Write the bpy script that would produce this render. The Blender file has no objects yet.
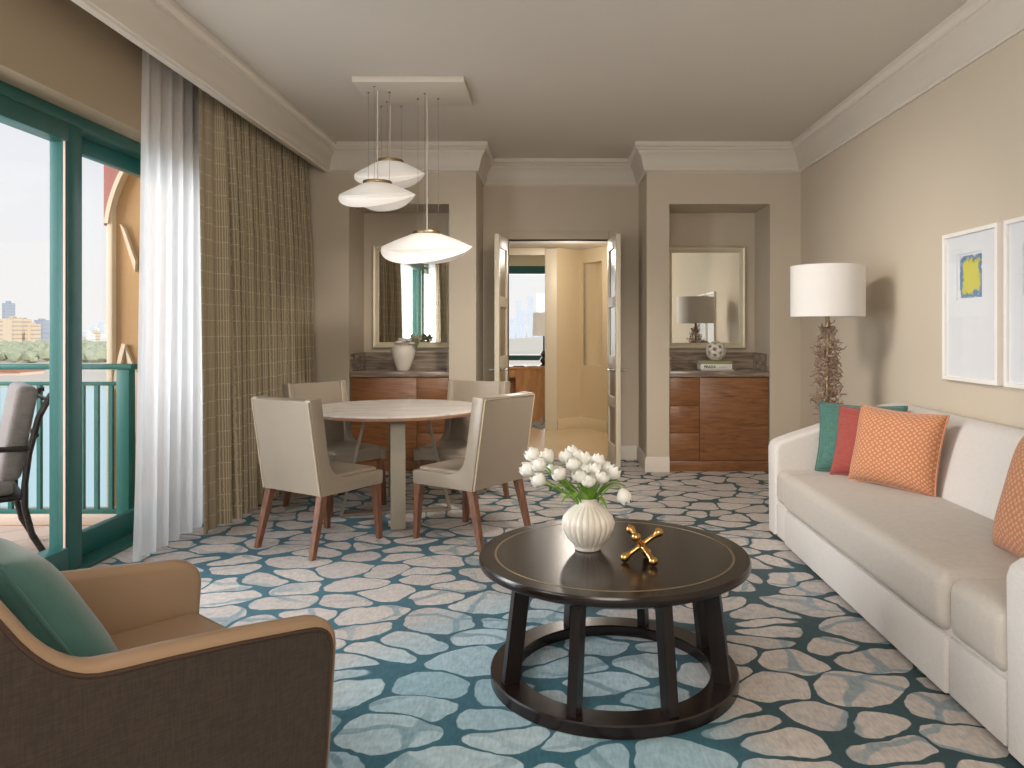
import bpy, bmesh, math, random
from mathutils import Vector, Matrix
random.seed(7)
PI = math.pi
S = bpy.context.scene
COL = S.collection
sin, cos = math.sin, math.cos

# ------------------------------------------------------------------ materials
def lin(c):
    c = c / 255.0
    return c / 12.92 if c <= 0.04045 else ((c + 0.055) / 1.055) ** 2.4
def rgb(r, g, b):
    return (lin(r), lin(g), lin(b), 1.0)

class NT:
    def __init__(self, name):
        self.m = bpy.data.materials.new(name)
        self.m.use_nodes = True
        self.t = self.m.node_tree
        self.b = self.t.nodes['Principled BSDF']
        self.out = self.t.nodes['Material Output']
    def n(self, typ, **kw):
        nd = self.t.nodes.new(typ)
        for k, v in kw.items():
            if k.startswith('i_'):
                nd.inputs[k[2:].replace('_', ' ')].default_value = v
            else:
                setattr(nd, k, v)
        return nd
    def l(self, a, b):
        self.t.links.new(a, b)
    def coord(self, which='Object', scale=(1, 1, 1), rot=(0, 0, 0)):
        tc = self.n('ShaderNodeTexCoord')
        mp = self.n('ShaderNodeMapping')
        mp.inputs['Scale'].default_value = scale
        mp.inputs['Rotation'].default_value = rot
        self.l(tc.outputs[which], mp.inputs['Vector'])
        return mp.outputs['Vector']
    def noise(self, vec, scale, detail=3, rough=0.5):
        nd = self.n('ShaderNodeTexNoise')
        nd.inputs['Scale'].default_value = scale
        nd.inputs['Detail'].default_value = detail
        nd.inputs['Roughness'].default_value = rough
        if vec is not None: self.l(vec, nd.inputs['Vector'])
        return nd
    def math(self, op, a, b=None, c=None):
        nd = self.n('ShaderNodeMath', operation=op)
        for i, v in enumerate((a, b, c)):
            if v is None: continue
            if isinstance(v, (int, float)): nd.inputs[i].default_value = v
            else: self.l(v, nd.inputs[i])
        return nd.outputs[0]
    def mix(self, fac, a, b, mode='MIX'):
        nd = self.n('ShaderNodeMix', data_type='RGBA', blend_type=mode)
        for sock, v in ((nd.inputs[0], fac), (nd.inputs[6], a), (nd.inputs[7], b)):
            if isinstance(v, (int, float)): sock.default_value = v
            elif isinstance(v, tuple): sock.default_value = v
            else: self.l(v, sock)
        return nd.outputs[2]
    def ramp(self, fac, stops):
        nd = self.n('ShaderNodeValToRGB')
        e = nd.color_ramp.elements
        while len(e) < len(stops): e.new(0.5)
        for i, (p, c) in enumerate(stops):
            e[i].position = p
            e[i].color = c
        self.l(fac, nd.inputs[0])
        return nd.outputs[0]
    def smooth(self, v, lo, hi):
        nd = self.n('ShaderNodeMapRange', interpolation_type='SMOOTHSTEP')
        self.l(v, nd.inputs[0])
        for i, x in ((1, lo), (2, hi)):
            if isinstance(x, (int, float)): nd.inputs[i].default_value = x
            else: self.l(x, nd.inputs[i])
        return nd.outputs[0]
    def bump(self, h, strength=0.2, dist=0.01):
        nd = self.n('ShaderNodeBump')
        nd.inputs['Strength'].default_value = strength
        nd.inputs['Distance'].default_value = dist
        self.l(h, nd.inputs['Height'])
        self.l(nd.outputs[0], self.b.inputs['Normal'])
    def base(self, c):
        if isinstance(c, tuple): self.b.inputs['Base Color'].default_value = c
        else: self.l(c, self.b.inputs['Base Color'])
    def set(self, **kw):
        for k, v in kw.items():
            self.b.inputs[k.replace('_', ' ')].default_value = v

def plain(name, c, rough=0.5, metal=0.0, var=0.06, scale=8.0, bump=0.0, bscale=200.0, emit=0.0, sheen=0.0, coat=0.0):
    t = NT(name)
    v = t.coord()
    nz = t.noise(v, scale, 4)
    d = tuple(x * (1 - var) for x in c[:3]) + (1,)
    u = tuple(min(1, x * (1 + var)) for x in c[:3]) + (1,)
    t.base(t.mix(nz.outputs[0], d, u))
    t.set(Roughness=rough, Metallic=metal)
    if sheen: t.set(Sheen_Weight=sheen)
    if coat: t.set(Coat_Weight=coat, Coat_Roughness=0.15)
    if bump:
        nb = t.noise(v, bscale, 2)
        t.bump(nb.outputs[0], bump, 0.003)
    if emit:
        t.b.inputs['Emission Color'].default_value = c
        t.b.inputs['Emission Strength'].default_value = emit
    return t.m

def wood(name, dark, mid, light, grain=(1.5, 14, 14), rough=0.45, rot=(0, 0, 0), dist=1.2):
    t = NT(name)
    v = t.coord(scale=grain, rot=rot)
    n1 = t.noise(v, 2.2, 6, 0.6)
    n1.inputs['Distortion'].default_value = dist
    n2 = t.noise(v, 9, 4, 0.6)
    f = t.math('ADD', t.math('MULTIPLY', n1.outputs[0], 0.75), t.math('MULTIPLY', n2.outputs[0], 0.25))
    t.base(t.ramp(f, [(0.3, dark), (0.5, mid), (0.7, light)]))
    t.set(Roughness=rough)
    t.bump(n2.outputs[0], 0.08, 0.002)
    return t.m

def woven(name, c, c2, scale=260, rough=0.8, bump=0.25, sheen=0.15):
    t = NT(name)
    v = t.coord()
    a = t.coord(scale=(1, 1, 0.12)); b = t.coord(scale=(0.12, 0.12, 1))
    na = t.noise(a, scale, 2); nb = t.noise(b, scale, 2)
    f = t.math('MULTIPLY', t.math('ADD', na.outputs[0], nb.outputs[0]), 0.5)
    t.base(t.mix(t.smooth(f, 0.35, 0.65), c, c2))
    t.set(Roughness=rough, Sheen_Weight=sheen)
    t.bump(f, bump, 0.002)
    return t.m

M = {}
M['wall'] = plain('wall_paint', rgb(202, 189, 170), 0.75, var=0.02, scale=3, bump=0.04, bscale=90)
M['wall_shade'] = plain('shaded_wall_paint', rgb(174, 156, 131), 0.75, var=0.02, scale=3, bump=0.04, bscale=90)  # same wall paint, darkened: the left wall's shade is put into its colour
M['wall_hall'] = plain('hall_wall_paint', rgb(222, 205, 172), 0.7, var=0.02, scale=3, bump=0.04, bscale=90)
M['ceiling'] = plain('ceiling_paint', rgb(216, 209, 199), 0.8, var=0.015, scale=2)
M['trim'] = plain('trim_paint', rgb(214, 205, 193), 0.5, var=0.015, scale=4)
M['door_paint'] = plain('door_paint', rgb(222, 212, 190), 0.4, var=0.015, scale=4)
M['teal'] = plain('teal_lacquer', rgb(19, 90, 84), 0.38, var=0.07, scale=5, coat=0.2)
M['teal_rail'] = plain('teal_rail_paint', rgb(30, 100, 90), 0.5, var=0.07, scale=5)
M['gasket'] = plain('cream_gasket', rgb(212, 180, 160), 0.5)
M['dark_gap'] = plain('dark_seal', rgb(30, 26, 24), 0.8)
M['stone_hall'] = plain('polished_beige_stone', rgb(216, 194, 160), 0.22, var=0.05, scale=3)
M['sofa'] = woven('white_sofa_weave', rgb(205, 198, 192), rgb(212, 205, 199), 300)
M['seat_weave_shaded'] = woven('sofa_weave_shaded', rgb(184, 174, 163), rgb(192, 182, 172), 300)  # same sofa fabric, with the shading of the seat put into its colour
M['walnut'] = wood('walnut_leg_wood', rgb(84, 54, 40), rgb(120, 80, 60), rgb(148, 104, 80), grain=(20, 20, 2))
M['cabinet'] = wood('cabinet_veneer', rgb(92, 57, 33), rgb(136, 90, 56), rgb(160, 112, 72), grain=(0.9, 8, 10), rough=0.35, dist=2.2)
M['desk'] = wood('desk_veneer', rgb(186, 126, 78), rgb(210, 152, 100), rgb(222, 170, 118), grain=(4, 4, 1))
M['table_edge'] = wood('table_edge_wood', rgb(120, 88, 66), rgb(150, 114, 88), rgb(172, 136, 108), grain=(3, 3, 20))
M['espresso'] = wood('espresso_stain', rgb(20, 13, 11), rgb(30, 20, 17), rgb(42, 30, 25), grain=(2, 12, 12), rough=0.22)
M['espresso_leg'] = wood('espresso_leg_stain', rgb(16, 10, 9), rgb(26, 17, 15), rgb(40, 27, 24), grain=(16, 16, 2), rough=0.35)
M['inlay'] = plain('brass_inlay', rgb(150, 134, 108), 0.4, 0.6)
M['brass'] = plain('polished_brass', rgb(196, 152, 92), 0.22, 1.0)
M['bronze'] = plain('bronze_metal', rgb(160, 138, 104), 0.35, 0.9)
M['champagne'] = plain('champagne_leaf', rgb(222, 212, 186), 0.35, 0.2, var=0.08, scale=14)
M['greige_metal'] = plain('greige_lacquer_metal', rgb(134, 126, 112), 0.4, 0.35)
M['chrome'] = plain('satin_chrome', rgb(190, 186, 180), 0.25, 1.0)
M['leather'] = plain('taupe_leather', rgb(158, 144, 127), 0.3, var=0.06, scale=7, bump=0.12, bscale=320, sheen=0.05)
M['leather_seam'] = plain('leather_piping', rgb(196, 180, 156), 0.4)
M['tan_leather'] = plain('tan_leather', rgb(150, 123, 98), 0.36, var=0.06, scale=6, bump=0.1, bscale=320)
M['brown_weave'] = woven('brown_upholstery_weave', rgb(42, 31, 22), rgb(58, 44, 31), 240, 0.85)
M['brown_piping'] = plain('brown_piping', rgb(60, 40, 26), 0.5)
M['green_velvet'] = plain('green_velvet', rgb(52, 92, 84), 0.75, var=0.4, scale=14, bump=0.12, bscale=160, sheen=0.35)
M['teal_cloth'] = woven('teal_pillow_weave', rgb(54, 98, 89), rgb(76, 120, 109), 240)
M['coral_cloth'] = woven('coral_pillow_weave', rgb(142, 58, 51), rgb(162, 76, 66), 240)
M['porcelain'] = plain('white_ceramic', rgb(228, 220, 208), 0.3, var=0.03)
M['petal'] = plain('white_petal', rgb(248, 246, 238), 0.55, var=0.05, scale=30)
M['leaf'] = plain('tulip_leaf_green', rgb(124, 170, 48), 0.45, var=0.25, scale=14)
M['stem'] = plain('tulip_stem_green', rgb(122, 164, 70), 0.5, var=0.2)
M['coral_twig'] = plain('bronze_coral_twig', rgb(158, 134, 116), 0.5, 0.3, var=0.25, scale=30)
M['shade'] = plain('linen_lampshade', rgb(220, 216, 212), 0.8, var=0.02, scale=30, emit=0.02)
M['shade_lit'] = plain('lit_linen_lampshade', rgb(240, 232, 222), 0.8, var=0.02, scale=30, emit=0.3)
M['pendant'] = plain('opal_glass_upper', rgb(240, 234, 227), 0.35, var=0.01, emit=0.24)
M['pendant_low'] = plain('opal_glass_lower', rgb(236, 230, 224), 0.35, var=0.01, emit=0.2)
M['wire'] = plain('steel_wire', rgb(150, 140, 126), 0.4, 0.6)
M['cord'] = plain('white_cord', rgb(222, 214, 202), 0.5)
M['mat_white'] = plain('white_mat_board', rgb(226, 228, 232), 0.7, var=0.01)
M['frame_white'] = plain('white_picture_frame', rgb(240, 236, 230), 0.35, var=0.01)
M['blossom'] = plain('pale_blossom', rgb(238, 228, 220), 0.6, var=0.15, scale=40)
M['sage'] = plain('sage_leaf', rgb(150, 150, 118), 0.6, var=0.3, scale=30)
M['book_white'] = plain('white_book_cover', rgb(232, 230, 224), 0.4, var=0.01)
M['book_green'] = plain('olive_book_cover', rgb(150, 148, 104), 0.5, var=0.03)
M['book_grey'] = plain('grey_book_cover', rgb(190, 184, 176), 0.5, var=0.03)
M['paper'] = plain('page_paper', rgb(236, 232, 222), 0.8, var=0.03, scale=60)
M['ink'] = plain('black_ink', rgb(24, 22, 22), 0.6)
M['ink_grey'] = plain('grey_ink', rgb(150, 148, 146), 0.6)
M['dark_glass'] = plain('dark_glass_base', rgb(52, 54, 58), 0.12, 0.2, coat=0.5)
M['iron'] = plain('dark_bronze_iron', rgb(46, 36, 32), 0.45, 0.5)
M['outdoor_cushion'] = woven('outdoor_cushion_weave', rgb(112, 101, 95), rgb(128, 116, 110), 200)
M['stucco'] = plain('tan_stucco', rgb(184, 142, 96), 0.9, var=0.05, scale=4, bump=0.15, bscale=60)
M['stucco_pink'] = plain('pink_stucco', rgb(160, 104, 94), 0.9, var=0.05, scale=4, bump=0.15, bscale=60)
M['stucco_cream'] = plain('cream_stucco', rgb(214, 190, 162), 0.9, var=0.04, scale=4)
M['kerb'] = plain('pale_kerb_stone', rgb(214, 190, 170), 0.8)
M['door_panel'] = plain('taupe_door_panel', rgb(140, 122, 100), 0.3, 0.1, var=0.03)
M['sea'] = plain('turquoise_water', rgb(166, 208, 212), 0.25, var=0.1, scale=0.02, bump=0.1, bscale=0.6)
M['land'] = plain('sandy_land', rgb(206, 198, 182), 0.9, var=0.12, scale=0.03)
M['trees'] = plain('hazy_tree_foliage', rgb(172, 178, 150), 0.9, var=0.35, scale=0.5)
M['roof'] = plain('terracotta_roof', rgb(176, 120, 100), 0.8, var=0.12, scale=1)

def carpet():
    t = NT('pebble_carpet')
    v = t.coord()
    w1 = t.noise(v, 2.4, 2); w2 = t.noise(v, 8, 2)
    def off(nd, amt):
        s = t.n('ShaderNodeVectorMath', operation='SUBTRACT'); s.inputs[1].default_value = (.5, .5, .5)
        t.l(nd.outputs['Color'], s.inputs[0])
        k = t.n('ShaderNodeVectorMath', operation='SCALE'); k.inputs['Scale'].default_value = amt
        t.l(s.outputs[0], k.inputs[0]); return k.outputs[0]
    a1 = t.n('ShaderNodeVectorMath', operation='ADD'); t.l(v, a1.inputs[0]); t.l(off(w1, 0.20), a1.inputs[1])
    a2 = t.n('ShaderNodeVectorMath', operation='ADD'); t.l(a1.outputs[0], a2.inputs[0]); t.l(off(w2, 0.06), a2.inputs[1])
    mp = t.n('ShaderNodeMapping'); mp.inputs['Scale'].default_value = (3.75, 5.0, 1); mp.inputs['Rotation'].default_value = (0, 0, 0.2)
    t.l(a2.outputs[0], mp.inputs['Vector'])
    def vor(feat, vec, scale=1.0, rnd=1.0):
        nd = t.n('ShaderNodeTexVoronoi', voronoi_dimensions='2D', feature=feat)
        nd.inputs['Scale'].default_value = scale
        nd.inputs['Randomness'].default_value = rnd
        t.l(vec, nd.inputs['Vector']); return nd
    f1 = vor('F1', mp.outputs[0]); f2 = vor('F2', mp.outputs[0])
    sf = vor('SMOOTH_F1', mp.outputs[0]); sf.inputs['Smoothness'].default_value = 1.0
    d = t.math('SUBTRACT', 0.15, t.math('SUBTRACT', f1.outputs['Distance'], sf.outputs['Distance']))
    wn = t.noise(v, 1.7, 2)
    thr = t.math('ADD', t.math('MULTIPLY', wn.outputs[0], 0.095), 0.006)
    lo = t.math('SUBTRACT', thr, 0.006); hi = t.math('ADD', thr, 0.010)
    cell = t.smooth(d, lo, hi)
    # regional tint: bluer in the middle of the room, beige elsewhere
    sx = t.n('ShaderNodeSeparateXYZ'); t.l(v, sx.inputs[0])
    dx = t.math('DIVIDE', t.math('SUBTRACT', sx.outputs[0], -0.15), 0.95)
    dy = t.math('DIVIDE', t.math('SUBTRACT', sx.outputs[1], 2.3), 1.7)
    rr = t.math('ADD', t.math('MULTIPLY', dx, dx), t.math('MULTIPLY', dy, dy))
    n3 = t.noise(v, 1.6, 2)
    blu = t.math('SUBTRACT', 1.35, t.math('ADD', rr, t.math('MULTIPLY', n3.outputs[0], 0.9)))
    blu = t.smooth(blu, 0.0, 0.7)
    rnd = t.n('ShaderNodeSeparateColor'); t.l(f1.outputs['Color'], rnd.inputs[0])
    beige = t.mix(rnd.outputs[0], rgb(202, 191, 183), rgb(184, 174, 168))
    blue = t.mix(rnd.outputs[1], rgb(146, 180, 193), rgb(182, 202, 209))
    light = t.mix(blu, beige, blue)
    # second faint layer of veins inside the pebbles
    mp2 = t.n('ShaderNodeMapping'); mp2.inputs['Scale'].default_value = (3.0, 3.9, 1); mp2.inputs['Location'].default_value = (3.3, 1.7, 0)
    t.l(a2.outputs[0], mp2.inputs['Vector'])
    g1 = vor('F1', mp2.outputs[0]); g2 = vor('F2', mp2.outputs[0])
    gd = t.math('SUBTRACT', g2.outputs['Distance'], g1.outputs['Distance'])
    gm = t.math('SUBTRACT', 1.0, t.smooth(gd, 0.06, 0.12))
    n4 = t.noise(v, 1.1, 1)
    gm = t.math('MULTIPLY', gm, t.smooth(n4.outputs[0], 0.40, 0.56))
    light = t.mix(t.math('MULTIPLY', gm, 0.6), light, rgb(84, 128, 144))
    lft = t.smooth(sx.outputs[0], 0.6, -1.2)
    vein = t.mix(t.math('MAXIMUM', blu, lft), rgb(26, 64, 70), rgb(34, 94, 110))
    fib = t.noise(t.coord(scale=(1, 0.25, 1)), 95, 3)
    fib2 = t.noise(v, 24, 3)
    cc = t.mix(cell, vein, light)
    fv = t.math('ADD', t.math('MULTIPLY', fib.outputs[0], 0.55), t.math('MULTIPLY', fib2.outputs[0], 0.45))
    k = t.ramp(fv, [(0.3, (0.68, 0.70, 0.72, 1)), (0.7, (1.18, 1.17, 1.16, 1))])
    t.base(t.mix(1.0, cc, k, 'MULTIPLY'))
    t.set(Roughness=0.95, Sheen_Weight=0.1)
    t.bump(fib.outputs[0], 0.3, 0.004)
    return t.m
M['carpet'] = carpet()

def stone_counter():
    t = NT('brown_grey_marble')
    v = t.coord(scale=(0.8, 3, 9))
    n1 = t.noise(v, 3, 6, 0.6); n1.inputs['Distortion'].default_value = 1.0
    t.base(t.ramp(n1.outputs[0], [(0.3, rgb(92, 78, 68)), (0.5, rgb(142, 126, 112)), (0.68, rgb(186, 170, 152))]))
    t.set(Roughness=0.18)
    return t.m
M['counter'] = stone_counter()

def marble_white():
    t = NT('white_table_marble')
    n1 = t.noise(t.coord(scale=(1, 2.4, 1), rot=(0, 0, 0.5)), 3.2, 6, 0.6); n1.inputs['Distortion'].default_value = 1.6
    t.base(t.ramp(n1.outputs[0], [(0.3, rgb(196, 186, 176)), (0.48, rgb(228, 220, 212)), (0.7, rgb(240, 234, 228))]))
    t.set(Roughness=0.3)
    return t.m
M['marble'] = marble_white()

def drape_mat():
    t = NT('taupe_patterned_drape')
    tc = t.n('ShaderNodeTexCoord')
    b = t.n('ShaderNodeTexBrick', offset=0.0)
    b.inputs['Scale'].default_value = 1.0
    b.inputs['Brick Width'].default_value = 0.016
    b.inputs['Row Height'].default_value = 0.105
    b.inputs['Mortar Size'].default_value = 0.0036
    b.inputs['Mortar Smooth'].default_value = 0.3
    b.inputs['Color1'].default_value = rgb(136, 121, 96)
    b.inputs['Color2'].default_value = rgb(148, 132, 106)
    b.inputs['Mortar'].default_value = rgb(190, 176, 148)
    nw = t.noise(tc.outputs['UV'], 40, 1)
    add = t.n('ShaderNodeMixRGB', blend_type='ADD'); add.inputs[0].default_value = 0.006
    t.l(tc.outputs['UV'], add.inputs[1]); t.l(nw.outputs['Color'], add.inputs[2])
    t.l(add.outputs[0], b.inputs['Vector'])
    t.base(b.outputs['Color'])
    t.set(Roughness=0.7, Sheen_Weight=0.2)
    return t.m
M['drape'] = drape_mat()

def sheer_mat():
    t = NT('white_sheer_voile')
    t.t.nodes.remove(t.b)
    nz = t.noise(t.coord(scale=(60, 60, 3)), 4, 2)
    c = t.ramp(nz.outputs[0], [(0.3, rgb(246, 246, 250)), (0.7, rgb(254, 254, 255))])
    tr = t.n('ShaderNodeBsdfTranslucent'); di = t.n('ShaderNodeBsdfDiffuse'); tp = t.n('ShaderNodeBsdfTransparent')
    t.l(c, tr.inputs[0]); t.l(c, di.inputs[0])
    m1 = t.n('ShaderNodeMixShader'); m1.inputs[0].default_value = 0.35
    t.l(tr.outputs[0], m1.inputs[1]); t.l(di.outputs[0], m1.inputs[2])
    m2 = t.n('ShaderNodeMixShader'); m2.inputs[0].default_value = 0.22
    t.l(m1.outputs[0], m2.inputs[1]); t.l(tp.outputs[0], m2.inputs[2])
    t.l(m2.outputs[0], t.out.inputs['Surface'])
    return t.m
M['sheer'] = sheer_mat()

def glass_mat(name, gl=0.06, tint=(0.99, 0.995, 0.995, 1)):
    t = NT(name)
    t.t.nodes.remove(t.b)
    tp = t.n('ShaderNodeBsdfTransparent'); tp.inputs[0].default_value = tint
    g = t.n('ShaderNodeBsdfGlossy'); g.inputs['Roughness'].default_value = 0.02
    lw = t.n('ShaderNodeLayerWeight'); lw.inputs[0].default_value = 0.15
    m = t.n('ShaderNodeMixShader')
    t.l(t.math('ADD', t.math('MULTIPLY', lw.outputs['Fresnel'], 0.06), gl * 0.3), m.inputs[0])
    t.l(tp.outputs[0], m.inputs[1]); t.l(g.outputs[0], m.inputs[2])
    t.l(m.outputs[0], t.out.inputs['Surface'])
    return t.m
M['glass'] = glass_mat('clear_window_glass')
M['picture_glass'] = glass_mat('picture_glass', 0.05, (1, 1, 1, 1))

def mirror_mat():
    t = NT('silvered_mirror'); t.base(rgb(232, 230, 222)); t.set(Metallic=1.0, Roughness=0.01); return t.m
M['mirror'] = mirror_mat()

def dot_pillow():
    t = NT('orange_dotted_weave')
    v = t.coord('UV', scale=(26, 26, 1), rot=(0, 0, PI / 4))
    w = t.noise(v, 1.3, 1)
    vo = t.n('ShaderNodeTexVoronoi', voronoi_dimensions='2D', distance='MANHATTAN')
    vo.inputs['Scale'].default_value = 1.0; vo.inputs['Randomness'].default_value = 0.25
    t.l(v, vo.inputs['Vector'])
    m = t.smooth(vo.outputs['Distance'], 0.42, 0.3)
    inner = t.smooth(vo.outputs['Distance'], 0.16, 0.10)
    f = t.math('SUBTRACT', m, t.math('MULTIPLY', inner, 0.6))
    t.base(t.mix(t.math('MULTIPLY', f, 0.75), rgb(184, 116, 76), rgb(214, 176, 142)))
    t.set(Roughness=0.8, Sheen_Weight=0.2)
    t.bump(f, 0.25, 0.004)
    return t.m
M['orange_dot'] = dot_pillow()

def art_mat(name, inner, edge):
    t = NT(name)
    tc = t.n('ShaderNodeTexCoord')
    s = t.n('ShaderNodeSeparateXYZ'); t.l(tc.outputs['Generated'], s.inputs[0])
    nz = t.noise(tc.outputs['Generated'], 5, 4, 0.7)
    def edge_d(o): return t.math('ABSOLUTE', t.math('SUBTRACT', o, 0.5))
    d = t.math('MAXIMUM', edge_d(s.outputs[1]), edge_d(s.outputs[2]))
    d = t.math('ADD', d, t.math('MULTIPLY', t.math('SUBTRACT', nz.outputs[0], 0.5), 0.6))
    t.base(t.ramp(d, [(0.34, inner), (0.42, edge), (0.49, edge), (0.54, rgb(222, 224, 226))]))
    t.set(Roughness=0.6)
    return t.m
M['art_yellow'] = art_mat('yellow_blue_watercolour', rgb(206, 200, 78), rgb(88, 128, 168))
M['art_brown'] = art_mat('brown_watercolour', rgb(150, 120, 96), rgb(110, 96, 90))

def tile_out():
    t = NT('balcony_tile')
    b = t.n('ShaderNodeTexBrick', offset=0.0)
    b.inputs['Scale'].default_value = 1.0
    b.inputs['Brick Width'].default_value = 0.3; b.inputs['Row Height'].default_value = 0.3
    b.inputs['Mortar Size'].default_value = 0.006
    b.inputs['Color1'].default_value = rgb(176, 150, 134); b.inputs['Color2'].default_value = rgb(190, 166, 149)
    b.inputs['Mortar'].default_value = rgb(150, 124, 108)
    t.l(t.coord(rot=(0, 0, PI / 4)), b.inputs['Vector'])
    t.base(b.outputs['Color']); t.set(Roughness=0.6)
    return t.m
M['balcony_tile'] = tile_out()

def facade(name, wall, win, w=5.0, h=3.2, mort=1.1):
    t = NT(name)
    b = t.n('ShaderNodeTexBrick', offset=0.0)
    b.inputs['Scale'].default_value = 1.0
    b.inputs['Brick Width'].default_value = w; b.inputs['Row Height'].default_value = h
    b.inputs['Mortar Size'].default_value = mort; b.inputs['Mortar Smooth'].default_value = 0.1
    b.inputs['Color1'].default_value = win; b.inputs['Color2'].default_value = tuple(min(1, x * 1.15) for x in win[:3]) + (1,)
    b.inputs['Mortar'].default_value = wall
    t.l(t.coord(rot=(PI / 2, 0, 0)), b.inputs['Vector'])
    t.base(b.outputs['Color']); t.set(Roughness=0.8)
    return t.m
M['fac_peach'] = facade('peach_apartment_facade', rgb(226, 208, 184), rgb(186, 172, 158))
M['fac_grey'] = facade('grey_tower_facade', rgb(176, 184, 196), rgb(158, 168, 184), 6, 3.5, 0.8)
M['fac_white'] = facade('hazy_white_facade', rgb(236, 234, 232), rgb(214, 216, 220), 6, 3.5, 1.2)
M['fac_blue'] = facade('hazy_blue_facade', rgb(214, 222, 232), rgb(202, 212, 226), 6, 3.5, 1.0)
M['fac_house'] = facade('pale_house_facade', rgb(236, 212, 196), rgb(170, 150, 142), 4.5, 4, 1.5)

# ------------------------------------------------------------------ mesh helpers
def merge(t, bm, mat=None):
    if mat is not None: bmesh.ops.transform(t, matrix=mat, verts=t.verts)
    me = bpy.data.meshes.new('tmp'); t.to_mesh(me); t.free()
    bm.from_mesh(me); bpy.data.meshes.remove(me)

def new(): return bmesh.new()

def box(bm, x0, x1, y0, y1, z0, z1, r=0.0, seg=2, mat=None):
    t = new()
    bmesh.ops.create_cube(t, size=1)
    bmesh.ops.scale(t, vec=(x1 - x0, y1 - y0, z1 - z0), verts=t.verts)
    bmesh.ops.translate(t, vec=((x0 + x1) / 2, (y0 + y1) / 2, (z0 + z1) / 2), verts=t.verts)
    if r > 0:
        bmesh.ops.bevel(t, geom=t.edges[:], offset=r, segments=seg, affect='EDGES', profile=0.5)
    merge(t, bm, mat)
    return bm

def prism(bm, poly, axis, a0, a1, r=0.0, seg=2, mat=None):
    """poly: 2-D outline; axis 'x': (y,z) extruded along x; 'y': (x,z); 'z': (x,y)"""
    t = new()
    def P(p, a):
        return {'x': (a, p[0], p[1]), 'y': (p[0], a, p[1]), 'z': (p[0], p[1], a)}[axis]
    va = [t.verts.new(P(p, a0)) for p in poly]; vb = [t.verts.new(P(p, a1)) for p in poly]
    fa = t.faces.new(va); fb = t.faces.new(list(reversed(vb)))
    n = len(poly)
    for i in range(n):
        t.faces.new((va[i], vb[i], vb[(i + 1) % n], va[(i + 1) % n]))
    bmesh.ops.recalc_face_normals(t, faces=t.faces)
    if r > 0:
        ed = set(fa.edges) | set(fb.edges)
        bmesh.ops.bevel(t, geom=list(ed), offset=r, segments=seg, affect='EDGES', profile=0.5, clamp_overlap=True)
    merge(t, bm, mat)
    return bm

def lathe(bm, prof, seg=32, rib=None, c=(0, 0, 0), mat=None, cap=True):
    t = new(); rings = []
    for r, z in prof:
        ring = []
        for k in range(seg):
            a = 2 * PI * k / seg
            rr = r * (rib(a, z) if rib else 1)
            ring.append(t.verts.new((c[0] + rr * cos(a), c[1] + rr * sin(a), c[2] + z)))
        rings.append(ring)
    for A, B in zip(rings, rings[1:]):
        for k in range(seg):
            t.faces.new((A[k], A[(k + 1) % seg], B[(k + 1) % seg], B[k]))
    if cap:
        t.faces.new(list(reversed(rings[0]))); t.faces.new(rings[-1])
    bmesh.ops.recalc_face_normals(t, faces=t.faces)
    merge(t, bm, mat)
    return bm

def tube(bm, pts, r, seg=8, closed=False, squash=None):
    t = new(); pts = [Vector(p) for p in pts]; n = len(pts); rings = []
    up = None
    for i, p in enumerate(pts):
        if closed: d = pts[(i + 1) % n] - pts[i - 1]
        else: d = pts[min(i + 1, n - 1)] - pts[max(i - 1, 0)]
        d.normalize()
        if up is None:
            up = Vector((0, 0, 1)) if abs(d.z) < 0.9 else Vector((1, 0, 0))
        u = up - d * up.dot(d)
        if u.length < 1e-5: u = d.orthogonal()
        u.normalize(); w = d.cross(u); up = u
        rr = r[i] if isinstance(r, (list, tuple)) else r
        rings.append([t.verts.new(p + (u * cos(2 * PI * k / seg) + w * sin(2 * PI * k / seg)) * rr) for k in range(seg)])
    m = n if closed else n - 1
    for i in range(m):
        A, B = rings[i], rings[(i + 1) % n]
        for k in range(seg):
            t.faces.new((A[k], A[(k + 1) % seg], B[(k + 1) % seg], B[k]))
    if not closed:
        t.faces.new(list(reversed(rings[0]))); t.faces.new(rings[-1])
    bmesh.ops.recalc_face_normals(t, faces=t.faces)
    merge(t, bm)
    return bm

def bar(bm, a, b, w, d, wdir=(1, 0, 0)):
    """rectangular bar from a to b, width w along wdir, depth d across"""
    a = Vector(a); b = Vector(b); ax = (b - a).normalized()
    u = Vector(wdir); u = (u - ax * u.dot(ax)).normalized(); v = ax.cross(u)
    t = new(); vs = []
    for p in (a, b):
        for su, sv in ((-1, -1), (1, -1), (1, 1), (-1, 1)):
            vs.append(t.verts.new(p + u * su * w / 2 + v * sv * d / 2))
    for f in ((0, 1, 2, 3), (4, 5, 6, 7), (0, 1, 5, 4), (1, 2, 6, 5), (2, 3, 7, 6), (3, 0, 4, 7)):
        t.faces.new([vs[i] for i in f])
    bmesh.ops.recalc_face_normals(t, faces=t.faces)
    merge(t, bm); return bm

def taper_leg(bm, top, bot, wt, wb):
    t = new(); vs = []
    for (p, w) in ((top, wt), (bot, wb)):
        for sx, sy in ((-1, -1), (1, -1), (1, 1), (-1, 1)):
            vs.append(t.verts.new((p[0] + sx * w / 2, p[1] + sy * w / 2, p[2])))
    for f in ((0, 1, 2, 3), (4, 5, 6, 7), (0, 1, 5, 4), (1, 2, 6, 5), (2, 3, 7, 6), (3, 0, 4, 7)):
        t.faces.new([vs[i] for i in f])
    bmesh.ops.recalc_face_normals(t, faces=t.faces)
    bmesh.ops.bevel(t, geom=[e for e in t.edges], offset=0.003, segments=1, affect='EDGES')
    merge(t, bm); return bm

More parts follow.
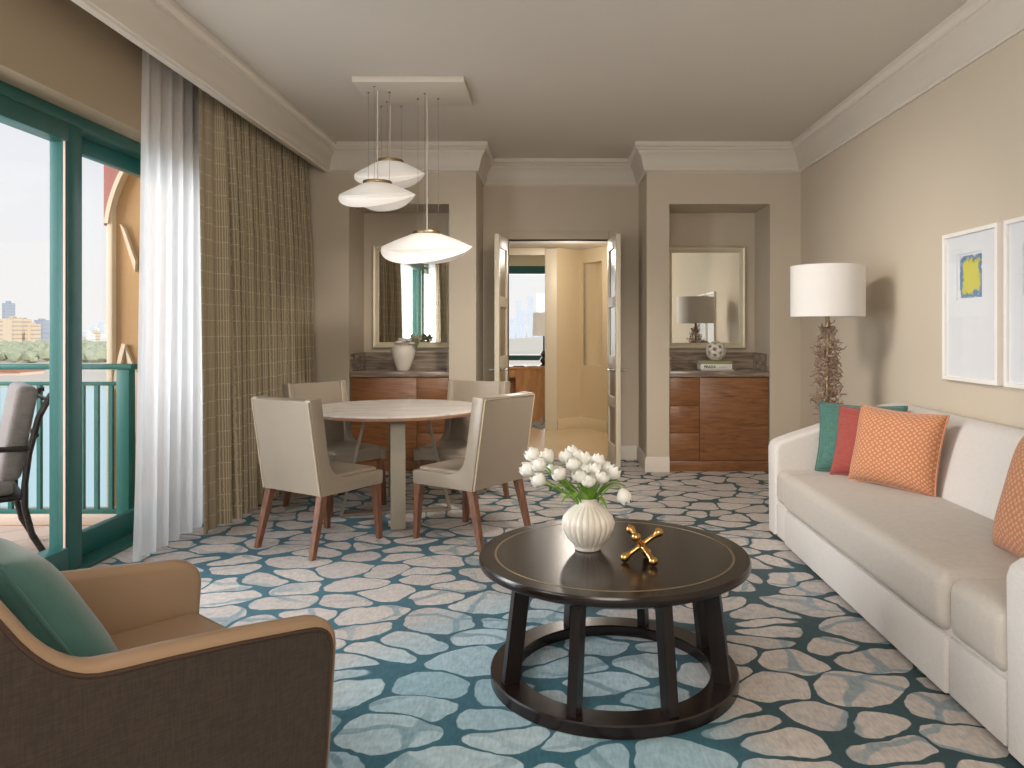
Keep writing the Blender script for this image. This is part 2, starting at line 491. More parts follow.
def sweep(bm, path, prof, closed=False):
    """profile (outward, z) along a plan path; outward = left of the direction of travel"""
    t = new(); P = [Vector((p[0], p[1])) for p in path]; n = len(P); rings = []
    for i in range(n):
        d0 = (P[i] - P[i - 1]).normalized() if i > 0 else (P[1] - P[0]).normalized()
        d1 = (P[i + 1] - P[i]).normalized() if i < n - 1 else d0
        n0 = Vector((-d0.y, d0.x)); n1 = Vector((-d1.y, d1.x))
        b = (n0 + n1); b = b / max(b.dot(n0), 0.2) if b.length > 1e-4 else n0
        rings.append([t.verts.new((P[i].x + b.x * o, P[i].y + b.y * o, z)) for o, z in prof])
    k = len(prof)
    for A, B in zip(rings, rings[1:]):
        for j in range(k):
            t.faces.new((A[j], A[(j + 1) % k], B[(j + 1) % k], B[j]))
    t.faces.new(list(reversed(rings[0]))); t.faces.new(rings[-1])
    bmesh.ops.recalc_face_normals(t, faces=t.faces)
    merge(t, bm); return bm

def finish(name, bm, mat, parent=None, loc=None, angle=35, rot=None):
    me = bpy.data.meshes.new(name); bm.to_mesh(me); bm.free()
    for p in me.polygons: p.use_smooth = True
    me.set_sharp_from_angle(angle=math.radians(angle))
    me.materials.append(M[mat] if isinstance(mat, str) else mat)
    o = bpy.data.objects.new(name, me); COL.objects.link(o)
    if parent is not None: o.parent = parent
    if loc is not None: o.location = loc
    if rot is not None: o.rotation_euler = rot
    return o
part = finish

def thing(name, label, cat, loc=(0, 0, 0), rz=0.0, group=None):
    o = bpy.data.objects.new(name, None); COL.objects.link(o)
    o.empty_display_size = 0.1
    o.location = loc; o.rotation_euler = (0, 0, rz)
    o['label'] = label; o['category'] = cat
    if group: o['group'] = group
    return o
def tag(o, label, cat, group=None, kind=None):
    o['label'] = label; o['category'] = cat
    if group: o['group'] = group
    if kind: o['kind'] = kind
    return o
def struct(name, bm, mat, parent=None, angle=35, label=None):
    o = finish(name, bm, mat, parent, angle=angle)
    if parent is None: o['kind'] = 'structure'
    if label: o['label'] = label
    return o
def dup(root, loc, rz, label, group=None):
    r = root.copy(); COL.objects.link(r); r.location = loc; r.rotation_euler = (0, 0, rz)
    r['label'] = label
    if group: r['group'] = group
    for ch in list(root.children):
        c = ch.copy(); COL.objects.link(c); c.parent = r
        for g in ch.children:
            d = g.copy(); COL.objects.link(d); d.parent = c
    return r
def facing(f):  # rotation so local +y points along f
    return math.atan2(-f[0], f[1])

# ------------------------------------------------------------------ camera   (1024 x 768, focal 760 px, eye 1.3 m)
F, CX, CY, EYE = 760.0, 555.0, 330.0, 1.3
cam = bpy.data.cameras.new('camera'); co = bpy.data.objects.new('camera', cam); COL.objects.link(co)
co.location = (0, 0, EYE); co.rotation_euler = (PI / 2, 0, 0)
cam.sensor_width = 36; cam.lens = F / 1024 * 36
cam.shift_x = (512 - CX) / 1024; cam.shift_y = -(384 - CY) / 1024
cam.clip_end = 6000
S.camera = co
def at(px, py, Y):
    return Vector(((px - CX) * Y / F, Y, EYE - (py - CY) * Y / F))

# ------------------------------------------------------------------ room shell
CEIL = 3.0
XR, XL = 2.25, -2.40
YB, YA, YR = 6.96, 7.64, -2.0
b = new(); box(b, -2.75, 2.45, YR, 7.72, -0.12, 0.0); struct('floor', b, 'carpet')
b = new(); box(b, -2.75, 2.45, YR, 7.8, CEIL, CEIL + 0.15); struct('ceiling', b, 'ceiling')
b = new(); box(b, XR, XR + 0.2, YR, 7.8, 0, CEIL); struct('wall_right', b, 'wall')
b = new(); box(b, -2.75, 2.45, YR - 0.15, YR, 0, CEIL); struct('wall_rear', b, 'wall')
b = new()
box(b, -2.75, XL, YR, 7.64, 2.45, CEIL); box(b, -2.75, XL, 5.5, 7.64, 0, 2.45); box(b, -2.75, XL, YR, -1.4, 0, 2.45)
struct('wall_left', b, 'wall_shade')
# back wall with two niches and a double door in an alcove
NL = (-1.886, -0.971); NR = (1.047, 1.969); NB = 7.5; NT_ = 2.455; AL = (-0.723, 0.84); DO = (-0.472, 0.538); DT = 2.21
b = new()
box(b, -2.45, NL[0], YB, 7.8, 0, CEIL); box(b, NL[1], AL[0], YB, 7.8, 0, CEIL)
box(b, NL[0], NL[1], YB, 7.8, NT_, CEIL); box(b, NL[0], NL[1], NB, 7.8, 0, NT_)
box(b, AL[1], NR[0], YB, 7.8, 0, CEIL); box(b, NR[1], 2.3, YB, 7.8, 0, CEIL)
box(b, NR[0], NR[1], YB, 7.8, NT_, CEIL); box(b, NR[0], NR[1], NB, 7.8, 0, NT_)
box(b, AL[0], DO[0], YA, 7.8, 0, CEIL); box(b, DO[1], AL[1], YA, 7.8, 0, CEIL); box(b, DO[0], DO[1], YA, 7.8, DT, CEIL)
struct('wall_back', b, 'wall')
# crown moulding
crown = [(0, 2.74), (0.012, 2.74), (0.016, 2.752), (0.026, 2.756), (0.028, 2.775), (0.036, 2.79), (0.04, 2.80), (0.046, 2.84), (0.06, 2.88),
         (0.078, 2.905), (0.084, 2.91), (0.086, 2.93), (0.098, 2.936), (0.102, 2.955), (0.112, 2.962), (0.116, 2.975), (0.116, 3.0), (0, 3.0)]
PX = -2.085
path = [(PX, YR), (PX, YB), (AL[0], YB), (AL[0], YA), (AL[1], YA), (AL[1], YB), (XR, YB), (XR, YR)]
b = new(); sweep(b, path, [(-o, z) for o, z in crown]); struct('trim_1', b, 'trim', angle=50)
b = new(); box(b, PX - 0.03, PX, YR, YB, 2.74, CEIL); struct('trim_2', b, 'trim')      # pelmet board hiding the curtain track
# baseboards
bprof = [(0, 0), (0.018, 0), (0.018, 0.105), (0.012, 0.115), (0.012, 0.128), (0.004, 0.138), (0, 0.138)]
def base(name, p, m='trim'):
    b = new(); sweep(b, p, [(-o, z) for o, z in bprof]); struct(name, b, m, angle=50)
base('baseboard_back', [(AL[1] + 0.0, YA - 0.02), (AL[1], YB), (NR[0], YB)])
base('baseboard_back.001', [(NL[1], YB), (AL[0], YB), (AL[0], YA - 0.02)])
base('baseboard_back.002', [(DO[1] + 0.09, YA), (AL[1] - 0.02, YA)])
base('baseboard_back.003', [(AL[0] + 0.02, YA), (DO[0] - 0.09, YA)])
base('baseboard_back.004', [(NR[1], YB), (XR, YB)])
base('baseboard_back.005', [(-2.3, YB), (NL[0], YB)])
base('baseboard_right', [(XR, YB - 0.02), (XR, YR)])
# door casing
b = new()
box(b, DO[0] - 0.085, DO[0], YA - 0.016, YA + 0.17, 0, DT + 0.085, 0.005); box(b, DO[1], DO[1] + 0.085, YA - 0.016, YA + 0.17, 0, DT + 0.085, 0.005)
box(b, DO[0], DO[1], YA - 0.016, YA + 0.17, DT, DT + 0.085, 0.005)
struct('trim_3', b, 'wall')

# ------------------------------------------------------------------ double doors into the hall
def door_leaf(name, hinge, edge, side, label):
    h = Vector(hinge); e = Vector(edge); W = (e - h).length; d = (e - h).normalized()
    root = bpy.data.objects.new(name, None); COL.objects.link(root)
    root['kind'] = 'structure'; root['label'] = label
    root.location = (h.x, h.y, 0); root.rotation_euler = (0, 0, math.atan2(d.y, d.x))
    T = 0.022; H = DT - 0.01; z0 = 0.012
    b = new()
    box(b, 0, 0.075, -T, T, z0, H, 0.003); box(b, W - 0.075, W, -T, T, z0, H, 0.003)
    for a, c in ((z0, 0.20), (0.56, 0.66), (0.93, 1.05), (1.52, 1.62), (H - 0.12, H)):
        box(b, 0.07, W - 0.07, -T, T, a, c, 0.003)
    fr_ = part('door_frame', b, 'door_paint', root)
    for a, c in ((0.20, 0.56), (0.66, 0.93), (1.05, 1.52), (1.62, H - 0.12)):
        b = new(); box(b, 0.07, W - 0.07, -0.008, 0.008, a - 0.005, c + 0.005); part('door_panel', b, 'door_panel', fr_)
    for s in (-1, 1):
        b = new()
        lathe(b, [(0.026, 0), (0.026, 0.008), (0.012, 0.012), (0.011, 0.05)], 16, mat=Matrix.Translation((W - 0.055, s * T, 0.925)) @ Matrix.Rotation(-s * PI / 2, 4, 'X'))
        tube(b, [(W - 0.05, s * (T + 0.05), 0.925), (W - 0.1, s * (T + 0.053), 0.925), (W - 0.17, s * (T + 0.05), 0.923)], [0.010, 0.009, 0.008], 8)
        part('door_handle', b, 'chrome', root)
door_leaf('door_1', (-0.49, 7.60), (-0.545, 7.10), 1, 'left leaf of the cream panelled double door, open')
door_leaf('door_2', (0.545, 7.60), (0.592, 7.10), -1, 'right leaf of the cream panelled double door, open')

# ------------------------------------------------------------------ hall and bedroom beyond
HC = 2.37
b = new(); box(b, -1.7, 1.3, 7.72, 10.0, -0.12, 0.001); prism(b, [(-0.13, 9.95), (1.2, 9.95), (0.34, 10.3), (0.0, 10.1)], 'z', -0.12, 0.001)
struct('floor_hall', b, 'stone_hall')
b = new(); box(b, -1.7, 1.3, 7.8, 10.6, HC, HC + 0.1); struct('ceiling_hall', b, 'ceiling')
A_, B_, C_, D_, E_ = (-0.13, 9.88), (0.026, 9.88), (0.34, 10.2), (0.67, 9.66), (1.2, 8.8)
def wallseg(b, p, q, z0, z1, th=0.12, off=0.0):
    p = Vector(p); q = Vector(q); d = (q - p).normalized(); n = Vector((-d.y, d.x))
    prism(b, [tuple(p + n * off), tuple(q + n * off), tuple(q + n * (th + off)), tuple(p + n * (th + off))], 'z', z0, z1)
b = new()
wallseg(b, B_, C_, 0, HC)
# niche in the facing wall: px 585..602
def onCD(t): return (C_[0] + (D_[0] - C_[0]) * t, C_[1] + (D_[1] - C_[1]) * t)
wallseg(b, C_, onCD(0.14), 0, HC); wallseg(b, onCD(0.78), D_, 0, HC)
wallseg(b, onCD(0.14), onCD(0.78), 0, 0.83); wallseg(b, onCD(0.14), onCD(0.78), 2.19, HC)
wallseg(b, onCD(0.10), onCD(0.82), 0.80, 2.22, 0.05, 0.2); wallseg(b, onCD(0.12), onCD(0.14), 0.8, 2.22, 0.22); wallseg(b, onCD(0.78), onCD(0.80), 0.8, 2.22, 0.22)
wallseg(b, D_, E_, 0, HC); box(b, 1.2, 1.32, 7.8, 8.85, 0, HC)
box(b, -1.7, -1.58, 7.8, 9.88, 0, HC); box(b, -1.7, -1.05, 9.88, 9.98, 0, HC)
box(b, -1.05, -0.13, 9.88, 9.98, 2.27, HC)
struct('wall_hall', b, 'wall_hall')
b = new(); box(b, A_[0], B_[0], 9.86, 9.99, 0, 2.36, 0.006); box(b, -1.1, A_[0], 9.86, 9.99, 2.27, 2.36, 0.006); struct('trim_4', b, 'door_paint')
b = new()
sweep(b, [D_, C_, B_], bprof)
struct('baseboard_hall', b, 'wall_hall', angle=50)
# bedroom
b = new(); box(b, -4.0, 0.6, 9.95, 13.5, -0.13, -0.002); struct('floor_bedroom', b, 'carpet')
b = new(); box(b, -4.0, 0.6, 9.98, 13.5, 2.75, 2.85); struct('ceiling_bedroom', b, 'ceiling')
b = new()
box(b, -4.1, -4.0, 9.9, 13.5, 0, 2.8); box(b, 0.5, 0.6, 10.3, 13.5, 0, 2.8); box(b, -4.0, -1.7, 9.9, 9.98, 0, 2.8); box(b, -1.7, 0.6, 9.98, 10.02, HC + 0.05, 2.8)
box(b, -4.0, -2.2, 13.3, 13.45, 0, 2.8); box(b, 0.25, 0.6, 13.3, 13.45, 0, 2.8); box(b, -2.2, 0.25, 13.3, 13.45, 2.42, 2.8); 
struct('wall_bedroom', b, 'wall_hall')
wr = bpy.data.objects.new('window_1', None); COL.objects.link(wr); wr['kind'] = 'structure'; wr['label'] = 'bedroom window with teal frame beyond the hall'
b = new()
box(b, -2.2, 0.25, 13.3, 13.42, 2.28, 2.42); box(b, -2.2, 0.25, 13.3, 13.42, 0, 0.1); box(b, -2.2, -2.1, 13.3, 13.42, 0, 2.4); box(b, 0.13, 0.25, 13.3, 13.42, 0, 2.4); box(b, -1.0, -0.9, 13.3, 13.42, 0, 2.4); box(b, -2.2, 0.25, 13.3, 13.42, 0.77, 0.86)
part('window_frame', b, 'teal', wr)
b = new(); box(b, -2.1, 0.13, 13.35, 13.36, 0.1, 2.28); part('pane', b, 'glass', wr)

desk = thing('writing_desk', 'honey wood writing desk with curved end in the bedroom beyond the double doors', 'desk', (-0.62, 10.85, 0))
b = new()
top = [(-0.9, 0.0), (0.28, 0.0), (0.42, 0.06), (0.5, 0.2), (0.5, 0.62), (-0.9, 0.62)]
prism(b, top, 'z', 0.74, 0.775, 0.006); part('desk_top', b, 'desk', desk)
b = new(); prism(b, [(0.06, 0.02), (0.27, 0.02), (0.40, 0.08), (0.47, 0.2), (0.47, 0.6), (0.06, 0.6)], 'z', 0.0, 0.74); part('pedestal', b, 'desk', desk)
b = new(); box(b, -0.85, 0.06, 0.5, 0.56, 0.1, 0.74); part('back_panel', b, 'desk', desk)
b = new(); box(b, -0.85, 0.06, 0.03, 0.5, 0.62, 0.74, 0.004); part('drawer', b, 'desk', desk)
b = new(); box(b, -0.88, -0.82, 0.02, 0.6, 0, 0.74); part('side_panel', b, 'desk', desk)
tl = thing('table_lamp', 'white drum table lamp with dark glass base standing on the bedroom desk', 'lamp', (-0.165, 11.2, 0.776))
b = new(); lathe(b, [(0.055, 0), (0.06, 0.015), (0.03, 0.03), (0.055, 0.06), (0.06, 0.085), (0.04, 0.115), (0.022, 0.13), (0.045, 0.155), (0.05, 0.175), (0.03, 0.205), (0.014, 0.22), (0.012, 0.48)], 24)
part('lamp_base', b, 'dark_glass', tl)
b = new(); lathe(b, [(0.165, 0.44), (0.168, 0.44), (0.160, 0.78), (0.157, 0.78)], 40, cap=False); lathe(b, [(0.163, 0.442), (0.155, 0.778)], 40, cap=False); part('lamp_shade', b, 'shade_lit', tl)
for i, (x, y, w, d, m, lab) in enumerate(((-0.52, 11.0, 0.16, 0.21, 'ink', 'dark magazine lying on the bedroom desk'), (-0.33, 10.98, 0.15, 0.21, 'paper', 'white paper lying beside the dark magazine on the bedroom desk'))):
    b = new(); box(b, -w / 2, w / 2, -d / 2, d / 2, 0, 0.008, 0.001)
    o = finish('magazine' if i == 0 else 'paper_sheet', b, m, None, (x, y, 0.7755)); tag(o, lab, 'magazine' if i == 0 else 'paper')

# ------------------------------------------------------------------ cabinets, worktops, mirrors
CF = YB + 0.025
def cabinet(x0, x1, split, right_drawers, drawer_z, label):
    r = thing('built_in_cabinet', label, 'cabinet', ((x0 + x1) / 2, CF, 0))
    c = (x0 + x1) / 2; a, e, s = x0 - c + 0.006, x1 - c - 0.006, split - c
    b = new(); box(b, a, e, 0.025, 0.47, 0.0, 0.867); part('carcass', b, 'cabinet', r)
    b = new(); box(b, a, e, 0.0, 0.03, 0.0, 0.098, 0.002); part('plinth', b, 'cabinet', r)
    da, de = (s + 0.002, e - 0.002) if right_drawers else (a + 0.002, s - 0.002)
    pa, pe = (a + 0.002, s - 0.002) if right_drawers else (s + 0.002, e - 0.002)
    b = new(); box(b, pa, pe, 0.0, 0.025, 0.104, 0.860, 0.002); part('cabinet_door', b, 'cabinet', r)
    for z0, z1 in drawer_z:
        b = new(); box(b, da, de, 0.0, 0.025, z0, z1, 0.002); part('drawer', b, 'cabinet', r)
    return r
dz = [(0.104, 0.35), (0.356, 0.60), (0.606, 0.860)]
cabinet(NL[0], NL[1], -1.27, True, dz, 'walnut veneer cabinet built into the left niche behind the dining table')
cabinet(NR[0], NR[1], 1.328, False, dz, 'walnut veneer cabinet with three left drawers built into the right niche')
def worktop(x0, x1, label):
    c = (x0 + x1) / 2; r = thing('stone_worktop', label, 'worktop', (c, YB + 0.01, 0.870))
    b = new(); box(b, x0 - c + 0.002, x1 - c - 0.002, 0, 0.528, 0, 0.05, 0.003); part('slab', b, 'counter', r)
    b = new(); box(b, x0 - c + 0.02, x1 - c - 0.02, 0.505, 0.528, 0.05, 0.21); part('backsplash', b, 'counter', r)
    for sx in (-1, 1):
        b = new(); hw = (x1 - x0) / 2 - 0.002
        box(b, sx * hw - (0.02 if sx > 0 else 0), sx * hw + (0.02 if sx < 0 else 0), 0.02, 0.528, 0.05, 0.21); part('side_splash', b, 'counter', r)
worktop(NL[0], NL[1], 'brown grey marble worktop with backsplash in the left niche')
worktop(NR[0], NR[1], 'brown grey marble worktop with backsplash in the right niche')
def mirror(x0, x1, z0, z1, label, turn=0.0):
    c = (x0 + x1) / 2; w = (x1 - x0) / 2; r = thing('wall_mirror', label, 'mirror', (c, NB - 0.001 - abs(sin(turn)) * w, z0), turn); h = z1 - z0
    b = new(); fw = 0.06
    prof = [(0.0, 0.0), (0.0, -0.04), (0.012, -0.052), (0.03, -0.046), (fw - 0.008, -0.026), (fw, -0.02), (fw, 0.0)]
    t = new(); rings = []
    for sx, sz in ((-1, 0), (1, 0), (1, 1), (-1, 1)):
        rings.append([t.verts.new((sx * (w - o), y, (o if sz == 0 else h - o))) for o, y in prof])
    k = len(prof)
    for i in range(4):
        Aa, Bb = rings[i], rings[(i + 1) % 4]
        for j in range(k): t.faces.new((Aa[j], Aa[(j + 1) % k], Bb[(j + 1) % k], Bb[j]))
    bmesh.ops.recalc_face_normals(t, faces=t.faces); merge(t, b)
    part('mirror_frame', b, 'champagne', r, angle=15)
    b = new(); box(b, -w + fw - 0.004, w - fw + 0.004, -0.018, -0.012, fw - 0.004, h - fw + 0.004); part('mirror_glass', b, 'mirror', r)
mirror(-1.79, -1.0, 1.12, 2.13, 'champagne framed mirror in the left niche above the vase', -0.034)
mirror(1.09, 1.872, 1.115, 2.12, 'champagne framed mirror in the right niche above the books')

# ------------------------------------------------------------------ things on the worktops
v = thing('ceramic_vase', 'cream ceramic vase with pale blossoms on the left worktop', 'vase', (-1.425, 7.14, 0.9205))
b = new(); lathe(b, [(0.045, 0), (0.05, 0.004), (0.07, 0.06), (0.09, 0.12), (0.098, 0.17), (0.094, 0.20), (0.082, 0.222), (0.078, 0.226), (0.072, 0.215), (0.08, 0.18), (0.05, 0.05), (0.02, 0.02)], 40)
part('vase_body', b, 'porcelain', v); v.scale = (1.14, 1.14, 1.04)
random.seed(3)
for i in range(9):
    a = 2.4 * i; rr = 0.022 * math.sqrt(i)
    c = Vector((-1.425 + rr * 1.2 * cos(a), 7.14 + rr * sin(a), 0.9205 + 0.262 + 0.03 * ((i * 7) % 4) / 3 - rr * 0.2))
    b = new()
    for k in range(6):
        aa = 2 * PI * k / 6
        t = new(); bmesh.ops.create_uvsphere(t, u_segments=8, v_segments=6, radius=0.02)
        merge(t, b, Matrix.Translation((0.014 * cos(aa), 0.014 * sin(aa), 0.004)) @ Matrix.Diagonal((1.2, 1.2, 0.7, 1)))
    t = new(); bmesh.ops.create_uvsphere(t, u_segments=8, v_segments=6, radius=0.012); merge(t, b, Matrix.Translation((0, 0, 0.006)))
    tube(b, [(0, 0, 0), (-rr * cos(a) * 0.5, -rr * sin(a) * 0.5, -0.08)], 0.003, 5)
    o = finish('blossom', b, 'blossom', None, c); tag(o, 'pale blossom in the cream vase on the left worktop', 'flower', 'blossoms in the cream vase')
b = new()
for i in range(26):
    p = Vector((random.uniform(-0.05, 0.06), random.uniform(-0.04, 0.04), random.uniform(-0.02, 0.05)))
    t = new(); bmesh.ops.create_uvsphere(t, u_segments=6, v_segments=4, radius=0.014)
    merge(t, b, Matrix.Translation(p) @ Matrix.Rotation(random.random() * 3, 4, 'X') @ Matrix.Diagonal((1.4, 1, 0.3, 1)))
    tube(b, [p, (p.x * 0.2, p.y * 0.2, -0.1)], 0.002, 4)
o = finish('leaf_sprig', b, 'sage', None, (-1.33, 7.2, 1.20)); tag(o, 'grey green leaf sprig behind the blossoms in the cream vase', 'foliage')

BX, BY = 1.50, 7.06; zb = 0.9205
def book(x0, x1, d, z0, h, m, label, name='hardcover_book', yo=0.0):
    r = thing(name, label, 'book', (BX, BY, z0))
    b = new(); box(b, x0, x1, yo, yo + d, 0, 0.003, 0.001); box(b, x0, x1, yo, yo + d, h - 0.003, h, 0.001); box(b, x0, x1, yo - 0.002, yo + 0.003, 0, h, 0.001); part('cover', b, m, r)
    b = new(); box(b, x0 + 0.004, x1 - 0.004, yo + 0.002, yo + d - 0.004, 0.003, h - 0.003); part('pages', b, 'paper', r)
    return r
book(-0.135, 0.165, 0.22, zb, 0.012, 'book_grey', 'thin grey book lying lowest on the right worktop')
bw = book(-0.145, 0.145, 0.22, zb + 0.0125, 0.05, 'book_white', 'thick white book with black lettering on its spine on the right worktop')
bg = book(-0.135, 0.15, 0.2, zb + 0.063, 0.028, 'book_green', 'olive green book lying on top of the white book')
def text(parent, s, size, loc, m, name='spine_title', rot=(PI / 2, 0, 0)):
    cu = bpy.data.curves.new(name, 'FONT'); cu.body = s; cu.size = size; cu.extrude = 0.0003; cu.offset = 0.0009
    cu.materials.append(M[m]); o0 = bpy.data.objects.new('tmp', cu); COL.objects.link(o0)
    dg = bpy.context.evaluated_depsgraph_get(); me = bpy.data.meshes.new_from_object(o0.evaluated_get(dg))
    bpy.data.objects.remove(o0); o = bpy.data.objects.new(name, me); COL.objects.link(o)
    if not me.materials: me.materials.append(M[m])
    o.parent = parent; o.location = loc; o.rotation_euler = rot
    return o
text(bw, 'PRADA', 0.034, (-0.115, -0.0028, 0.013), 'ink')
b = new(); box(b, 0.02, 0.10, -0.0028, -0.0018, 0.020, 0.024); part('spine_line', b, 'ink_grey', bw)
# pierced ball
ico = new(); bmesh.ops.create_icosphere(ico, subdivisions=1, radius=1)
dirs = [v_.co.normalized() for v_ in ico.verts] + [f_.calc_center_median().normalized() for f_ in ico.faces]; ico.free()
b = new(); bmesh.ops.create_icosphere(b, subdivisions=5, radius=0.094)
bmesh.ops.delete(b, geom=[f_ for f_ in b.faces if any(f_.calc_center_median().normalized().dot(d_) > cos(0.19) for d_ in dirs)], context='FACES')
bmesh.ops.solidify(b, geom=b.faces[:], thickness=0.012)
o = finish('pierced_ball', b, 'porcelain', None, (BX + 0.015, BY + 0.1, zb + 0.0912 + 0.0915)); tag(o, 'white pierced ceramic ball sitting on the olive book', 'ornament')

# ------------------------------------------------------------------ left wall: teal sliding doors
b = new()
box(b, -2.78, -2.55, -1.4, 5.5, 2.385, 2.45, 0.004); box(b, -2.78, -2.565, -1.4, 5.5, 2.40, 2.448)
box(b, -2.78, -2.55, 5.43, 5.5, 0, 2.4, 0.004); box(b, -2.78, -2.55, -1.4, -1.33, 0, 2.4, 0.004)
box(b, -2.78, -2.54, -1.4, 5.5, 0.0, 0.022, 0.004)
struct('trim_5', b, 'teal')
def slider(name, y0, y1, x, label, bottom=0.16, dp=0.1):
    r = bpy.data.objects.new(name, None); COL.objects.link(r); r['kind'] = 'structure'; r['label'] = label; r.location = (x, y0, 0)
    L = y1 - y0; z0, z1 = 0.024, 2.384
    b = new()
    box(b, -dp, 0, 0, 0.12, z0, z1, 0.004); box(b, -dp, 0, L - 0.12, L, z0, z1, 0.004)
    box(b, -dp, 0, 0.11, L - 0.11, z1 - 0.095, z1, 0.004); box(b, -dp, 0, 0.11, L - 0.11, z0, bottom, 0.004)
    part('door_frame', b, 'teal', r)
    b = new(); box(b, -0.03, -0.024, 0.118, L - 0.118, bottom - 0.002, z1 - 0.093); part('pane', b, 'glass', r)
    b = new(); box(b, -0.024, -0.012, L - 0.124, L - 0.118, bottom, z1 - 0.095); box(b, -0.024, -0.012, 0.118, 0.124, bottom, z1 - 0.095); part('glazing_bead', b, 'gasket', r)
    b = new(); box(b, -0.012, -0.004, L - 0.123, L - 0.119, bottom, z1 - 0.095); part('seal', b, 'dark_gap', r)
slider('door_3', 2.25, 4.10, -2.55, 'teal framed sliding glass door panel nearest the curtain, slid forward')
slider('door_4', 4.10, 5.43, -2.655, 'teal framed fixed glass door panel partly behind the sheer curtain', dp=0.05)
slider('door_5', 0.42, 2.28, -2.655, 'teal framed glass door panel left of the armchair')
slider('door_6', -1.33, 0.5, -2.55, 'teal framed glass door panel behind the camera')

# ------------------------------------------------------------------ curtains
def curtain(y0, y1, x, zt, zb, amp, folds, flare, seedv, lead=0.0, spread=0.0, pinch=0.5, n=None, toward=0.06):
    rnd = random.Random(seedv)
    n = n or folds * 12; nz = 36
    ph = [rnd.uniform(-0.5, 0.5) for _ in range(folds + 3)]; am = [rnd.uniform(0.7, 1.25) for _ in range(folds + 3)]
    t = new(); uvl = t.loops.layers.uv.new('UVMap'); grid = []; cloth = (y1 - y0) * 2.0
    for j in range(nz + 1):
        w = j / nz; z = zt + (zb - zt) * w; row = []
        for i in range(n + 1):
            u = i / n; f = u * folds; k = int(f); fr = f - k
            a_ = am[k] * (1 - fr) + am[k + 1] * fr; p_ = ph[k] * (1 - fr) + ph[k + 1] * fr
            grow = pinch + (1 - pinch) * min(1, w * 3.0)
            s = sin(2 * PI * f + p_ * (0.4 + w) + 0.25 * sin(3.1 * w + k * 1.7) * w); s = math.copysign(abs(s) ** 0.75, s)
            lead_k = 1.0 if lead <= 0 else min(1, max(0.18, (u - lead) / 0.04))
            X = x + amp * a_ * s * grow * lead_k + toward * w
            Y = y0 + (y1 - y0) * u - flare * (1 - u) * w + spread * u * w + 0.35 * amp * cos(4 * PI * f + p_) * grow * lead_k * 0.3
            row.append((t.verts.new((X, Y, z)), u * cloth, z))
        grid.append(row)
    for A, B in zip(grid, grid[1:]):
        for i in range(n):
            q = (A[i], A[i + 1], B[i + 1], B[i])
            f = t.faces.new([e[0] for e in q])
            for lp, e in zip(f.loops, q): lp[uvl].uv = (e[1], e[2])
    return t
o = finish('drape', curtain(4.83, 6.93, -2.27, 2.93, 0.012, 0.074, 16, 0.05, 5, lead=0.10, toward=0.055), 'drape', angle=180); tag(o, 'taupe patterned full length drape pleated beside the sheer curtain and dining chairs', 'curtain')
o = finish('sheer_curtain', curtain(4.31, 5.08, -2.34, 2.93, 0.012, 0.03, 6, 0.10, 9, pinch=0.8, toward=0.0), 'sheer', angle=180); tag(o, 'white sheer curtain gathered between the teal door and the taupe drape', 'curtain')
o = finish('drape', curtain(1.45, 2.5, -2.27, 2.93, 0.012, 0.07, 8, 0.0, 15, toward=0.05), 'drape', angle=180); tag(o, 'taupe patterned drape seen only as a reflection at the right of the left mirror', 'curtain')
o = finish('sheer_curtain', curtain(2.4, 2.72, -2.345, 2.93, 0.012, 0.03, 4, 0.0, 19, pinch=0.8, toward=0.0), 'sheer', angle=180); tag(o, 'white sheer curtain seen only as a reflection in the left mirror', 'curtain')
b = new(); box(b, -2.345, -2.315, -1.8, 6.94, 2.945, 2.998); box(b, -2.28, -2.25, -1.8, 6.94, 2.945, 2.998)
struct('trim_6', b, 'trim')

# ------------------------------------------------------------------ balcony and the view
b = new(); box(b, -4.9, -2.75, -2.2, 5.3, -0.2, -0.01); struct('floor_balcony', b, 'balcony_tile')
RY = 5.14
b = new(); box(b, -4.9, -2.78, RY - 0.06, RY + 0.2, -0.01, 0.06, 0.01); struct('trim_7', b, 'kerb')
rail = thing('balcony_railing', 'teal metal balcony railing with vertical balusters behind the glass doors', 'railing', (-2.9, RY, 0.06))
b = new(); box(b, -1.95, 0.06, -0.05, 0.05, 0.975, 1.01, 0.008); part('top_rail', b, 'teal_rail', rail)
b = new(); box(b, -1.95, 0.0, -0.015, 0.015, 0.865, 0.89, 0.003); part('upper_rail', b, 'teal_rail', rail)
b = new(); box(b, -1.95, 0.0, -0.015, 0.015, 0.0, 0.03, 0.003); part('bottom_rail', b, 'teal_rail', rail)
b = new(); box(b, -0.045, 0.04, -0.04, 0.04, -0.06, 0.985, 0.004); box(b, -0.075, 0.07, -0.06, 0.06, -0.062, -0.05, 0.003); part('post', b, 'teal_rail', rail)
for i in range(19):
    x = -0.10 - 0.097 * i
    b = new(); box(b, x - 0.013, x + 0.013, -0.013, 0.013, 0.02, 0.875); part('baluster', b, 'teal_rail', rail)
